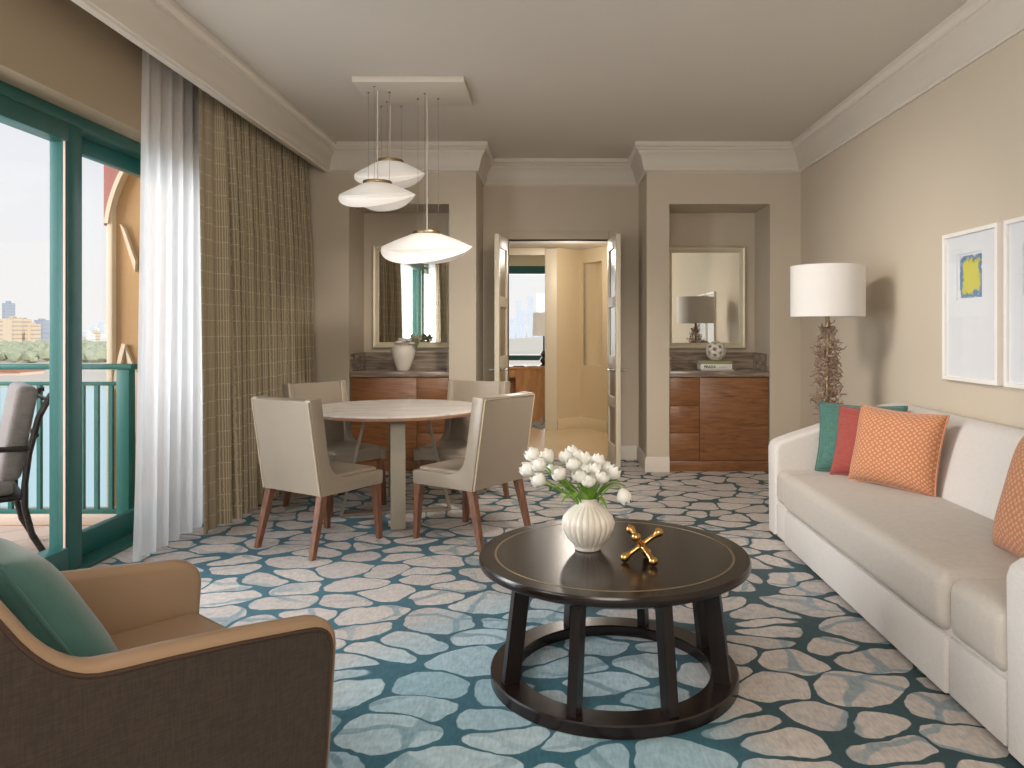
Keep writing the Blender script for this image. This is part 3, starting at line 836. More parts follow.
# decorated wing wall beyond the railing
b = new(); box(b, -3.25, -2.6, 5.62, 5.9, -12, 9); struct('wall_outside', b, 'stucco')
b = new(); box(b, -3.29, -3.245, 5.57, 5.95, -12, 9, 0.01); struct('trim_8', b, 'stucco_cream')
def arc(b, pts, w, y0, y1):
    ps = [Vector(p) for p in pts]; L = []; R = []
    for i, p in enumerate(ps):
        d = (ps[min(i + 1, len(ps) - 1)] - ps[max(i - 1, 0)]).normalized(); n = Vector((-d.y, d.x)) * w / 2
        L.append(p + n); R.append(p - n)
    prism(b, [tuple(p) for p in L + R[::-1]], 'y', y0, y1)
def qb(a, c, e, n=10): return [tuple(Vector(a) * (1 - t) ** 2 + Vector(c) * 2 * t * (1 - t) + Vector(e) * t * t) for t in [i / n for i in range(n + 1)]]
def w2(px, py, Y=5.6): p = at(px, py, Y); return (p.x, p.z)
b = new()
arc(b, qb(w2(140, 152), w2(116, 180), w2(110, 224)), 0.03, 5.545, 5.63)
prism(b, [w2(121, 224), w2(125, 228), w2(137, 262), w2(136, 272)], 'y', 5.58, 5.63)
arc(b, qb(w2(125, 344), w2(119, 366), w2(112, 400)), 0.03, 5.58, 5.63)
prism(b, [w2(125, 344), w2(131, 380), w2(137, 440), w2(142, 500), w2(142, 380), w2(134, 366)], 'y', 5.59, 5.63)
struct('trim_9', b, 'stucco_cream')
b = new(); prism(b, [w2(107, 100), w2(146, 100), w2(140, 151)] + qb(w2(139, 152), w2(115, 180), w2(109, 224)) + [w2(107, 226)], 'y', 5.56, 5.63); struct('trim_10', b, 'stucco_pink')

# outdoor chair
oc = thing('balcony_armchair', 'dark metal outdoor armchair with taupe cushions on the balcony', 'chair', (-3.33, 4.32, 0), facing((-0.76, -0.65)))
for sx in (-1, 1):
    x = sx * 0.25
    b = new(); tube(b, [(x, -0.34, 0.0), (x, -0.27, 0.14), (x, -0.235, 0.3), (x, -0.235, 0.42), (x, -0.255, 0.6), (x, -0.30, 0.8), (x, -0.36, 0.93), (x, -0.385, 0.93)], 0.017, 8); part('leg', b, 'iron', oc)
    b = new(); tube(b, [(x, 0.27, 0.0), (x, 0.25, 0.2), (x, 0.24, 0.4), (x, 0.25, 0.6), (x, 0.22, 0.635), (x, 0.0, 0.64), (x, -0.26, 0.63)], 0.016, 8); part('leg', b, 'iron', oc)
b = new(); box(b, -0.25, 0.25, -0.24, 0.26, 0.34, 0.37, 0.008)
for z in (0.5, 0.7, 0.9): tube(b, [(-0.25, -0.245 - max(0, z - 0.5) * 0.24, z), (0.25, -0.245 - max(0, z - 0.5) * 0.24, z)], 0.012, 6)
part('seat_frame', b, 'iron', oc)
b = new(); box(b, -0.235, 0.235, -0.2, 0.27, 0.37, 0.46, 0.035, 4); part('seat_cushion', b, 'outdoor_cushion', oc)
b = new(); box(b, -0.235, 0.235, -0.055, 0.055, 0, 0.54, 0.04, 4, Matrix.Translation((0, -0.165, 0.45)) @ Matrix.Rotation(0.17, 4, 'X')); part('back_cushion', b, 'outdoor_cushion', oc)

# sea, shore and skyline (camera is about 12 m above the water)
ZW = -10.5
b = new(); box(b, -1200, 400, 20, 160, ZW - 1, ZW); o = finish('sea', b, 'sea'); tag(o, 'turquoise water below the balcony', 'water', kind='stuff')
b = new(); box(b, -2500, 2500, 158, 3000, ZW - 1, ZW + 0.4); o = struct('ground_shore', b, 'land')
def building(px0, px1, pytop, Y, m, label, name='apartment_building', roof=None, group=None, dep=None):
    p0 = at(px0, pytop, Y); p1 = at(px1, pytop, Y); d = dep or 9
    r = thing(name, label, 'building', ((p0.x + p1.x) / 2, Y, ZW + 0.4), group=group)
    w = (p1.x - p0.x) / 2; h = p0.z - ZW - 0.4
    b = new(); box(b, -w, w, 0, d, 0, h); part('wall', b, m, r)
    b = new()
    if roof: prism(b, [(-w * 1.08, h), (w * 1.08, h), (0, h + w * 0.45)], 'y', -0.5, d + 0.5)
    else: box(b, -w * 0.55, w * 0.4, d * 0.3, d * 0.7, h, h + max(1.2, h * 0.06)); 
    part('roof', b, 'roof' if roof else m, r)
    return r
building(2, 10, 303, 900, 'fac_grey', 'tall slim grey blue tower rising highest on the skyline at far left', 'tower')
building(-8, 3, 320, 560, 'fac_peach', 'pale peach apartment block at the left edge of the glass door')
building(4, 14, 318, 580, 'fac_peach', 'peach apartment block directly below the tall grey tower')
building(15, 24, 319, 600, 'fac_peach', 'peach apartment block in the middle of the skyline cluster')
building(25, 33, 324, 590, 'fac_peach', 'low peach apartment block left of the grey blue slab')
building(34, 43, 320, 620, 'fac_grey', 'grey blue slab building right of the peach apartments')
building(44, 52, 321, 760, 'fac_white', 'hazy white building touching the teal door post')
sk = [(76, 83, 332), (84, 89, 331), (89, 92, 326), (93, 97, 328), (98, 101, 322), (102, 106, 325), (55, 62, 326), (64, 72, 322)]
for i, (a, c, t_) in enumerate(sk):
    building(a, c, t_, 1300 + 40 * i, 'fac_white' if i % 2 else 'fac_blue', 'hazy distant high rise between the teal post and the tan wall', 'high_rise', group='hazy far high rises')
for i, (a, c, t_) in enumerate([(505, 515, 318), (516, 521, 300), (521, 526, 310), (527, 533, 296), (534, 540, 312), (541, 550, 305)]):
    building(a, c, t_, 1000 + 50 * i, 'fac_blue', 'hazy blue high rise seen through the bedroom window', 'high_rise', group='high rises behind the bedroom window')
for i, (a, c, t_) in enumerate([(-3, 1, 330), (10, 15, 328), (21, 26, 331), (31, 36, 327), (40, 46, 329), (86, 90, 334), (91, 95, 331), (99, 103, 335), (104, 107, 331)]):
    building(a, c, t_, 640 + 22 * i, ('fac_peach', 'fac_white', 'fac_white')[i % 3], 'low pale waterfront block between the taller shore buildings', 'waterfront_block', group='low waterfront blocks')
building(-6, 20, 372, 190, 'fac_house', 'pale waterside house with terracotta roof at far left', 'house', roof=True)
building(20, 34, 371, 215, 'fac_house', 'peach flat roofed house beside the terracotta roofed house', 'house')
building(36, 52, 373, 230, 'fac_white', 'white flat roofed house right of the peach house', 'house')
building(84, 96, 371, 240, 'fac_house', 'pale waterside house seen right of the teal post', 'house')
building(97, 110, 374, 225, 'fac_white', 'white waterside house beside the tan wall', 'house')
b = new(); rt = random.Random(11)
for i in range(330):
    Y = rt.uniform(260, 520); px = rt.uniform(-30, 112); p = at(px, 340, Y)
    t = new(); bmesh.ops.create_icosphere(t, subdivisions=1, radius=1); s = rt.uniform(1.2, 2.8)
    for v_ in t.verts: v_.co *= rt.uniform(0.8, 1.2)
    merge(t, b, Matrix.Translation((p.x, Y, ZW + 0.4 + s * 0.9)) @ Matrix.Diagonal((s * 1.2, s * 1.2, s, 1)))
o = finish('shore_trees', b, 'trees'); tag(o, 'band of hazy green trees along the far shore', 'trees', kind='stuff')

# ------------------------------------------------------------------ pillows
def pillow_bm(W, H, T, n=18, pinch=0.07, sag=0.0):
    t = new(); uvl = t.loops.layers.uv.new('UVMap')
    def pt(u, v, s):
        x = u * W / 2 * (1 - pinch * (1 - v * v)); y = v * H / 2 * (1 - pinch * (1 - u * u))
        th = T / 2 * (max(0, (1 - u ** 4)) * max(0, (1 - v ** 4))) ** 0.55
        th *= 1 - 0.25 * sag * v
        return (x, s * th, y)
    g = {}
    for s in (-1, 1):
        for i in range(n + 1):
            for j in range(n + 1):
                u = sin((i / n - .5) * PI); v = sin((j / n - .5) * PI)
                u = 0.5 * u + 0.5 * (2 * i / n - 1); v = 0.5 * v + 0.5 * (2 * j / n - 1)
                edge = i in (0, n) or j in (0, n)
                if edge and s == 1: g[(s, i, j)] = g[(-1, i, j)]
                else: g[(s, i, j)] = t.verts.new(pt(u, v, s))
    for s in (-1, 1):
        for i in range(n):
            for j in range(n):
                f = t.faces.new((g[(s, i, j)], g[(s, i + 1, j)], g[(s, i + 1, j + 1)], g[(s, i, j + 1)]))
                for lp, (a, c) in zip(f.loops, ((i, j), (i + 1, j), (i + 1, j + 1), (i, j + 1))): lp[uvl].uv = (a / n, c / n)
    bmesh.ops.recalc_face_normals(t, faces=t.faces)
    per = []
    for i in range(n): per.append(g[(-1, i, 0)].co.copy())
    for j in range(n): per.append(g[(-1, n, j)].co.copy())
    for i in range(n, 0, -1): per.append(g[(-1, i, n)].co.copy())
    for j in range(n, 0, -1): per.append(g[(-1, 0, j)].co.copy())
    return t, per
def pillow(name, W, H, T, mat, pipe_mat, label, loc, f, lean, roll=0.0, cat='pillow', pinch=0.07):
    """f: plan direction the face points; lean: tilt backwards; loc: centre of the bottom edge"""
    r = thing(name, label, cat, (0, 0, 0))
    bm_, per = pillow_bm(W, H, T, pinch=pinch)
    cv = part('pillow_cover', bm_, mat, r, angle=180)
    b = new(); tube(b, per, 0.0055, 6, closed=True); part('piping', b, pipe_mat, cv, angle=180)
    rz = math.atan2(f[0], -f[1])   # local -y faces f
    Rm = Matrix.Rotation(rz, 4, 'Z') @ Matrix.Rotation(-lean, 4, 'X') @ Matrix.Rotation(roll, 4, 'Y')
    r.matrix_world = Matrix.Translation(loc) @ Rm @ Matrix.Translation((0, 0, H / 2 * (1 - pinch * 0.3)))
    return r

# ------------------------------------------------------------------ sofa
sofa = thing('sofa', 'long white upholstered sofa with sloping arms along the right wall', 'sofa', (1.8, 3.5, 0))
SX, SY0, SY1, AT = 1.36, 2.14, 4.87, 0.17
ox, oy = -1.8, -3.5
def sp(x): return x + ox
def sy(y): return y + oy
armp = [(1.365, 0.03), (1.36, 0.56), (1.372, 0.592), (1.40, 0.612), (1.5, 0.648), (1.75, 0.728), (1.95, 0.79), (2.08, 0.826), (2.17, 0.84), (2.225, 0.835), (2.24, 0.8), (2.24, 0.03)]
for y0, y1 in ((SY1 - AT, SY1), (SY0, SY0 + AT)):
    b = new(); prism(b, [(sp(x), z) for x, z in armp], 'y', sy(y0), sy(y1), 0.028, 4); part('armrest', b, 'sofa', sofa)
IY0, IY1 = SY0 + AT, SY1 - AT
b = new(); box(b, sp(1.385), sp(2.2), sy(IY0), sy(IY1), 0.03, 0.3); part('base_frame', b, 'sofa', sofa)
for y0, y1, dx in ((4.50, IY1, 0.0), (2.65, 4.50, -0.012), (IY0, 2.65, 0.0)):
    b = new(); box(b, sp(1.37 + dx), sp(1.42), sy(y0) + 0.001, sy(y1) - 0.001, 0.03, 0.232, 0.008, 2); part('front_panel', b, 'sofa', sofa)
b = new(); box(b, sp(1.362), sp(1.99), sy(4.50) + 0.001, sy(IY1), 0.236, 0.44, 0.045, 5); part('seat_cushion', b, 'seat_weave_shaded', sofa)
b = new(); box(b, sp(1.345), sp(1.99), sy(2.65) + 0.001, sy(4.50) - 0.001, 0.236, 0.452, 0.05, 5); part('seat_cushion', b, 'seat_weave_shaded', sofa)
b = new(); box(b, sp(1.36), sp(1.99), sy(IY0), sy(2.65) - 0.001, 0.236, 0.445, 0.05, 5); part('seat_cushion', b, 'seat_weave_shaded', sofa)
bp = [(1.955, 0.40), (1.975, 0.47), (2.06, 0.72), (2.09, 0.795), (2.115, 0.825), (2.15, 0.838), (2.2, 0.835), (2.235, 0.81), (2.24, 0.3), (2.0, 0.3)]
b = new(); prism(b, [(sp(x), z) for x, z in bp], 'y', sy(IY0 - 0.02), sy(IY1 + 0.02), 0.02, 3); part('backrest', b, 'sofa', sofa)

pillow('throw_pillow', 0.50, 0.42, 0.14, 'teal_cloth', 'teal_cloth', 'teal throw pillow at the back of the sofa pillow stack by the lamp', (1.80, 4.50, 0.452), (-0.50, -0.86), 0.30, 0.0)
pillow('throw_pillow', 0.40, 0.41, 0.14, 'coral_cloth', 'coral_cloth', 'coral red throw pillow between the teal and orange pillows on the sofa', (1.775, 4.35, 0.452), (-0.66, -0.75), 0.30, 0.02)
pillow('throw_pillow', 0.53, 0.43, 0.19, 'orange_dot', 'orange_dot', 'orange patterned throw pillow in front of the coral pillow on the sofa', (1.80, 4.09, 0.452), (-0.86, -0.5), 0.24, 0.02)
pillow('throw_pillow', 0.54, 0.48, 0.17, 'orange_dot', 'orange_dot', 'orange patterned throw pillow at the near end of the sofa, cut by the frame', (1.72, 2.755, 0.445), (-0.98, 0.1), 0.27, 0.0)

# ------------------------------------------------------------------ floor lamp
lamp = thing('floor_lamp', 'floor lamp with white drum shade and bronze coral stem behind the sofa', 'lamp', (1.825, 5.09, 0))
b = new(); lathe(b, [(0.12, 0), (0.125, 0.008), (0.12, 0.022), (0.03, 0.03), (0.02, 0.04)], 36); part('lamp_base', b, 'bronze', lamp)
b = new(); tube(b, [(0, 0, 0.03), (0, 0, 0.7), (0, 0, 1.5)], 0.014, 12); part('stem', b, 'bronze', lamp)
b = new(); rl = random.Random(21)
def rad(z):
    base_ = 0.07 + 0.012 * sin(z * 17) + 0.012 * sin(z * 31 + 1)
    if z > 1.2: base_ *= max(0.3, (1.34 - z) / 0.14)
    return base_
for i in range(620):
    z = rl.uniform(0.35, 1.33); a = rl.uniform(0, 2 * PI); R = rad(z)
    k0 = rl.uniform(0.3, 0.95)
    p = Vector((R * k0 * cos(a), R * k0 * sin(a), z)); d_ = Vector((rl.uniform(-1, 1), rl.uniform(-1, 1), rl.uniform(-1, 1))).normalized()
    pts = [p]
    for k in range(5):
        rad_ = Vector((pts[-1].x, pts[-1].y, 0)); out_ = rad_.normalized()
        d_ = (d_ + Vector((rl.uniform(-.9, .9), rl.uniform(-.9, .9), rl.uniform(-.9, .9))) + out_ * (0.35 if rad_.length < R * 0.8 else -0.45 if rad_.length > R * 1.2 else 0.05)).normalized()
        pts.append(pts[-1] + d_ * 0.017)
    tube(b, pts, [0.0042, 0.004, 0.0038, 0.0036, 0.0034, 0.003], 4)
part('coral_stem', b, 'coral_twig', lamp)
b = new(); ro = 0.238
lathe(b, [(ro, 1.388), (ro, 1.728)], 64, cap=False); lathe(b, [(ro - 0.004, 1.388), (ro - 0.004, 1.728)], 64, cap=False)
lathe(b, [(ro - 0.004, 1.728), (ro, 1.728)], 64, cap=False); lathe(b, [(ro - 0.004, 1.388), (ro, 1.388)], 64, cap=False)
part('lamp_shade', b, 'shade', lamp)
b = new(); lathe(b, [(ro - 0.005, 1.70), (0.001, 1.70)], 48, cap=False); part('shade_diffuser', b, 'shade', lamp)

# ------------------------------------------------------------------ framed pictures on the right wall
def picture(y0, y1, z0, z1, art, label):
    r = thing('framed_picture', label, 'picture', (XR - 0.001, (y0 + y1) / 2, z0)); w = (y1 - y0) / 2; h = z1 - z0; D = 0.035; fw = 0.022
    b = new()
    for (a, c, e, f) in ((-w, -w + fw, 0, h), (w - fw, w, 0, h), (-w + fw, w - fw, 0, fw), (-w + fw, w - fw, h - fw, h)): box(b, -D, 0, a, c, e, f, 0.002, 1)
    part('picture_frame', b, 'frame_white', r)
    oy0, oy1, oz0, oz1 = -0.105, 0.145, h * 0.54, h * 0.85
    b = new()
    for (a, c, e, f) in ((-w + fw, oy0, fw, h - fw), (oy1, w - fw, fw, h - fw), (oy0, oy1, fw, oz0), (oy0, oy1, oz1, h - fw)): box(b, -0.016, -0.006, a, c, e, f)
    part('mat_board', b, 'mat_white', r)
    b = new(); box(b, -0.006, -0.002, oy0 - 0.02, oy1 + 0.02, oz0 - 0.02, oz1 + 0.02); part('backing_board', b, 'mat_white', r)
    b = new(); box(b, -0.009, -0.006, oy0 + 0.012, oy1 - 0.02, oz0 + 0.012, oz1 - 0.012); part('artwork', b, art, r)
    b = new(); box(b, -0.024, -0.022, -w + fw, w - fw, fw, h - fw); part('picture_glass', b, 'picture_glass', r)
picture(3.81, 4.35, 1.02, 1.84, 'art_yellow', 'white framed picture with small yellow and blue watercolour above the sofa')
picture(3.215, 3.755, 1.02, 1.84, 'art_brown', 'white framed picture cut by the right edge, beside the yellow watercolour')

# ------------------------------------------------------------------ coffee table and its things
TX, TY, TH, TR = 0.22, 2.868, 0.4655, 0.505
ct = thing('coffee_table', 'round dark espresso coffee table with ring base in front of the sofa', 'table', (TX, TY, 0), -PI / 2)
b = new(); lathe(b, [(0.40, TH - 0.06), (0.45, TH - 0.055), (0.492, TH - 0.036), (TR - 0.003, TH - 0.030), (TR, TH - 0.024), (TR, TH - 0.008), (TR - 0.005, TH), (0.02, TH)], 96); part('tabletop', b, 'espresso', ct)
b = new(); lathe(b, [(0.447, TH - 0.002), (0.447, TH + 0.0008), (0.439, TH + 0.0008), (0.439, TH - 0.002)], 96, cap=False); part('inlay_ring', b, 'inlay', ct)
b = new(); lathe(b, [(0.36, 0.003), (0.36, 0.04), (0.365, 0.045), (0.457, 0.045), (0.462, 0.04), (0.462, 0.003), (0.36, 0.003)], 96, cap=False); part('base_ring', b, 'espresso', ct)
for k in range(8):
    a = PI / 8 + k * PI / 4
    b = new(); bar(b, (0.41 * cos(a), 0.41 * sin(a), 0.042), (0.365 * cos(a), 0.365 * sin(a), TH - 0.055), 0.034, 0.058, (-sin(a), cos(a), 0)); part('leg', b, 'espresso_leg', ct)
va = thing('ribbed_vase', 'white ribbed ceramic bulb vase holding tulips on the coffee table', 'vase', (0.126, 2.896, TH + 0.001))
b = new()
rib = lambda a, z: 1 + (0.035 if 0.012 < z < 0.165 else 0.012) * (abs(sin(12 * a)) - 0.5) * 2
lathe(b, [(0.047, 0), (0.05, 0.004), (0.05, 0.012), (0.056, 0.02), (0.078, 0.045), (0.094, 0.075), (0.099, 0.10), (0.092, 0.125), (0.072, 0.148), (0.048, 0.164), (0.038, 0.175), (0.037, 0.186), (0.040, 0.195), (0.036, 0.195), (0.032, 0.18), (0.034, 0.17), (0.08, 0.12), (0.08, 0.06), (0.02, 0.02)], 192, rib)
part('vase_body', b, 'porcelain', va, angle=60)
def bloom_mesh(r, h, seed, open_=0.0):
    b = new(); rn = random.Random(seed)
    def petal(a0, rr, hh, wid, tip):
        t = new(); g = []
        for j in range(7):
            s = j / 6; row = []
            R = rr * (0.25 + 1.0 * sin(min(1, s * 1.15) * PI * 0.62) ** 0.9) * (1 - 0.35 * max(0, s - 0.55) * (1 - open_) / 0.45)
            ww = wid * (0.35 + 0.65 * sin(min(1.0, s * 1.1 + 0.12) * PI * 0.72)) * (1 if s < 0.8 else 1 - (s - 0.8) * 3.2)
            for i in range(5):
                q = (i / 4 - .5) * 2
                aa = a0 + q * ww
                R2 = R * (1 + 0.05 * abs(q))
                row.append(t.verts.new((R2 * cos(aa), R2 * sin(aa), hh * s - (0.006 * q * q if s > 0.8 else 0))))
            g.append(row)
        for A, B in zip(g, g[1:]):
            for i in range(4): t.faces.new((A[i], A[i + 1], B[i + 1], B[i]))
        merge(t, b)
    for k in range(3): petal(k * 2 * PI / 3 + rn.random() * 0.3, r * 0.9, h * 0.97, 0.95, 0)
    for k in range(3): petal(PI / 3 + k * 2 * PI / 3 + rn.random() * 0.3, r, h * rn.uniform(0.88, 1.0), 0.95, 0)
    lathe(b, [(0.003, 0.0), (r * 0.55, h * 0.12), (r * 0.75, h * 0.4), (r * 0.6, h * 0.7), (0.004, h * 0.85)], 12)
    return b
blooms = [(155, 118, -.02), (185, 165, -.05), (130, 190, -.03), (183, 240, -.06), (225, 125, .02), (282, 210, -.09), (316, 130, .03), (350, 165, -.02), (380, 220, -.08),
          (405, 140, .05), (470, 150, .04), (425, 242, -.09), (455, 187, -.02), (490, 225, -.06), (545, 205, .0), (345, 112, .08), (372, 128, .07), (440, 165, .08), (515, 190, .05), (410, 195, .0), (240, 182, .03), (490, 178, .07)]
neck = Vector((0.126, 2.896, TH + 0.185))
rb = random.Random(5)
for i, (cx_, cy_, dy_) in enumerate(blooms + [(595, 318, -.03)]):
    droop = i == len(blooms)
    px, py = cx_ / 4.8 + 500, cy_ / 4.8 + 430
    p = at(px, py, 2.896 + dy_ * 1.1)
    d = (p - neck); d.normalize()
    aim = Vector((d.x * 0.9, d.y * 0.9, max(0.35, d.z))).normalized() if not droop else Vector((0.35, 0, -0.9)).normalized()
    hh = 0.062; rr = 0.0245
    if i == 20: hh, rr = 0.035, 0.014
    basep = p - aim * hh * 0.5
    lab = 'white tulip drooping by itself right of the ribbed vase' if droop else 'white tulip in the bouquet of the ribbed vase'
    if i == 2: lab = 'white tulip furthest left in the bouquet of the ribbed vase'
    root = thing('tulip', lab, 'flower', basep, group=None if (droop or i == 2) else 'white tulips in the bouquet')
    q = Vector((0, 0, 1)).rotation_difference(aim).to_matrix().to_4x4()
    bm_ = bloom_mesh(rr, hh, i); bmesh.ops.transform(bm_, matrix=q, verts=bm_.verts)
    part('bloom', bm_, 'petal', root, angle=180)
    start = neck + Vector((d.x * 0.02, d.y * 0.02, -0.06)); mid = neck + Vector((d.x * 0.03, d.y * 0.03, 0.01))
    m2 = basep - aim * 0.05 if not droop else basep + Vector((-0.03, 0, 0.045))
    ctl = [start, mid, m2, basep + aim * 0.003]
    pts = []
    for k in range(13):
        t_ = k / 12; c_ = [(1 - t_) ** 3, 3 * t_ * (1 - t_) ** 2, 3 * t_ * t_ * (1 - t_), t_ ** 3]
        pts.append(sum((ctl[j] * c_[j] for j in range(4)), Vector()) - basep)
    b = new(); tube(b, pts, 0.0032, 6); part('stem', b, 'stem', root, angle=180)
    if i % 2 == 0 or droop:
        b = new(); g = []
        ang = rb.uniform(-0.5, 0.5); ld = Vector((d.x + rb.uniform(-.3, .3), d.y - 0.25 + rb.uniform(-.2, .2), 0.55 * max(0.2, d.z))).normalized()
        Lf = rb.uniform(0.12, 0.17) if not droop else 0.09; side = ld.cross(Vector((0, 0, 1))).normalized(); base_ = neck + Vector((0, 0, -0.03)) - basep
        for k in range(9):
            s = k / 8; c_ = base_ + ld * Lf * s + Vector((0, 0, 1)) * (0.05 * sin(s * PI * 0.8) - 0.03 * s * s); w_ = 0.017 * sin(PI * min(1, 0.12 + s * 0.88)) + 0.0015
            g.append([b.verts.new(c_ - side * w_ + Vector((0, 0, 0.004))), b.verts.new(c_), b.verts.new(c_ + side * w_ + Vector((0, 0, 0.004)))])
        for A, B in zip(g, g[1:]):
            for k in range(2): b.faces.new((A[k], A[k + 1], B[k + 1], B[k]))
        part('leaf', b, 'leaf', root, angle=180)
# brass jack
b = new(); La = 1.12
for ax in ((1, 0, 0), (0, 1, 0), (0, 0, 1), (-1, 0, 0), (0, -1, 0), (0, 0, -1)):
    av = Vector(ax); ds = [0, 0.018, 0.035, 0.05, 0.060, 0.068, 0.075, 0.080, 0.082]; rs = [0.010, 0.0085, 0.008, 0.0095, 0.0135, 0.0155, 0.0135, 0.008, 0.001]
    tube(b, [av * x * La for x in ds], [x * La for x in rs], 14)
Rj = Vector((1, 1, 1)).normalized().rotation_difference(Vector((0, 0, 1))).to_matrix().to_4x4()
bmesh.ops.transform(b, matrix=Matrix.Rotation(0.35, 4, 'Z') @ Rj, verts=b.verts)
zmin = min(v_.co.z for v_ in b.verts)
o = finish('jack_sculpture', b, 'brass', None, (0.312, 2.735, TH + 0.0005 - zmin), angle=180); tag(o, 'brass six armed jack sculpture lying on the coffee table', 'ornament')

# ------------------------------------------------------------------ dining table
DX, DY, DR, DH = -1.127, 5.40, 0.625, 0.752
dt = thing('dining_table', 'round marble topped dining table with greige flat bar base between four leather chairs', 'table', (DX, DY, 0), math.atan2(0.17, 0.73))
b = new(); lathe(b, [(DR - 0.012, DH - 0.012), (DR - 0.004, DH - 0.010), (DR - 0.002, DH - 0.003), (DR - 0.006, DH), (0.02, DH)], 96); part('tabletop', b, 'marble', dt)
b = new(); lathe(b, [(0.3, DH - 0.034), (DR - 0.03, DH - 0.034), (DR - 0.004, DH - 0.030), (DR, DH - 0.02), (DR - 0.002, DH - 0.011), (0.3, DH - 0.011)], 96); part('table_rim', b, 'table_edge', dt)
for dirx, top_, bot_ in (((1, 0), 0.21, 0.376), ((0, 1), 0.40, 0.50)):
    for s in (-1, 1):
        b = new(); pt_ = (dirx[0] * s * top_, dirx[1] * s * top_, DH - 0.04); pb_ = (dirx[0] * s * bot_, dirx[1] * s * bot_, 0.012)
        bar(b, pb_, pt_, 0.095, 0.02, (dirx[1], dirx[0], 0)); part('leg', b, 'greige_metal', dt)
    b = new(); bar(b, (-dirx[0] * bot_, -dirx[1] * bot_, 0.012), (dirx[0] * bot_, dirx[1] * bot_, 0.012), 0.07, 0.018, (dirx[1], dirx[0], 0)); part('floor_bar', b, 'greige_metal', dt)
b = new(); lathe(b, [(0.3, DH - 0.045), (0.3, DH - 0.033)], 48); part('mounting_plate', b, 'greige_metal', dt)

# ------------------------------------------------------------------ dining chairs
G = None
def dining_chair(label, loc, f):
    r = thing('dining_chair', label, 'chair', loc, facing(f))
    W = 0.255
    # L-shaped side: back post sweeping into the seat rail
    def curve(p0, c, p1, n=7): return qb(p0, c, p1, n)
    outer = [(-0.215, 0.345), (-0.303, 0.893), (-0.299, 0.903), (-0.222, 0.906), (-0.217, 0.898)]
    inner = [(-0.175, 0.62)] + curve((-0.155, 0.53), (-0.135, 0.445), (-0.02, 0.432)) + [(0.2, 0.432), (0.262, 0.428), (0.27, 0.42), (0.265, 0.345)]
    for s in (-1, 1):
        b = new(); prism(b, outer + inner, 'x', s * W, s * (W - 0.05), 0.008, 2); part('side_panel', b, 'leather', r)
    b = new(); prism(b, [(-0.212, 0.35), (-0.299, 0.898), (-0.234, 0.902), (-0.19, 0.62), (-0.165, 0.42), (-0.165, 0.35)], 'x', -W + 0.048, W - 0.048, 0.006, 2); part('backrest', b, 'leather', r)
    b = new(); prism(b, [(-0.224, 0.35), (-0.308, 0.890), (-0.300, 0.894), (-0.213, 0.35)], 'x', -W + 0.008, W - 0.008, 0.002, 1); bpn = part('back_panel', b, 'leather', r)
    b = new(); box(b, -W + 0.045, W - 0.045, -0.19, 0.262, 0.35, 0.408, 0.01); part('seat_base', b, 'leather', r)
    b = new(); box(b, -W + 0.046, W - 0.046, -0.19, 0.262, 0.39, 0.448, 0.018, 3); part('seat', b, 'leather', r)
    b = new(); h = 0.0045
    tube(b, [(-W + 0.008, -0.226, 0.35), (-W + 0.008, -0.3095, 0.891), (W - 0.008, -0.3095, 0.891), (W - 0.008, -0.226, 0.35)], h, 6); part('piping', b, 'leather_seam', bpn)
    for sx in (-1, 1):
        b = new(); taper_leg(b, (sx * 0.225, 0.235, 0.35), (sx * 0.235, 0.255, 0.0), 0.048, 0.032); part('leg', b, 'walnut', r)
        b = new(); taper_leg(b, (sx * 0.225, -0.19, 0.35), (sx * 0.24, -0.275, 0.0), 0.048, 0.032); part('leg', b, 'walnut', r)
    return r
ch = dining_chair('taupe leather dining chair nearest the drape, its pale back turned to the camera', (-1.43, 4.65, 0), (0.528, 0.85))
dup(ch, (-0.525, 4.80, 0), facing((-0.83, 0.56)), 'taupe leather dining chair behind the tulips, its shaded back to the coffee table')
dup(ch, (-1.62, 5.62, 0), facing((0.79, -0.61)), 'taupe leather dining chair at the far left of the table, against the drape')
dup(ch, (-0.70, 5.72, 0), facing((-0.4, -0.92)), 'taupe leather dining chair at the far right of the table, before the double doors')

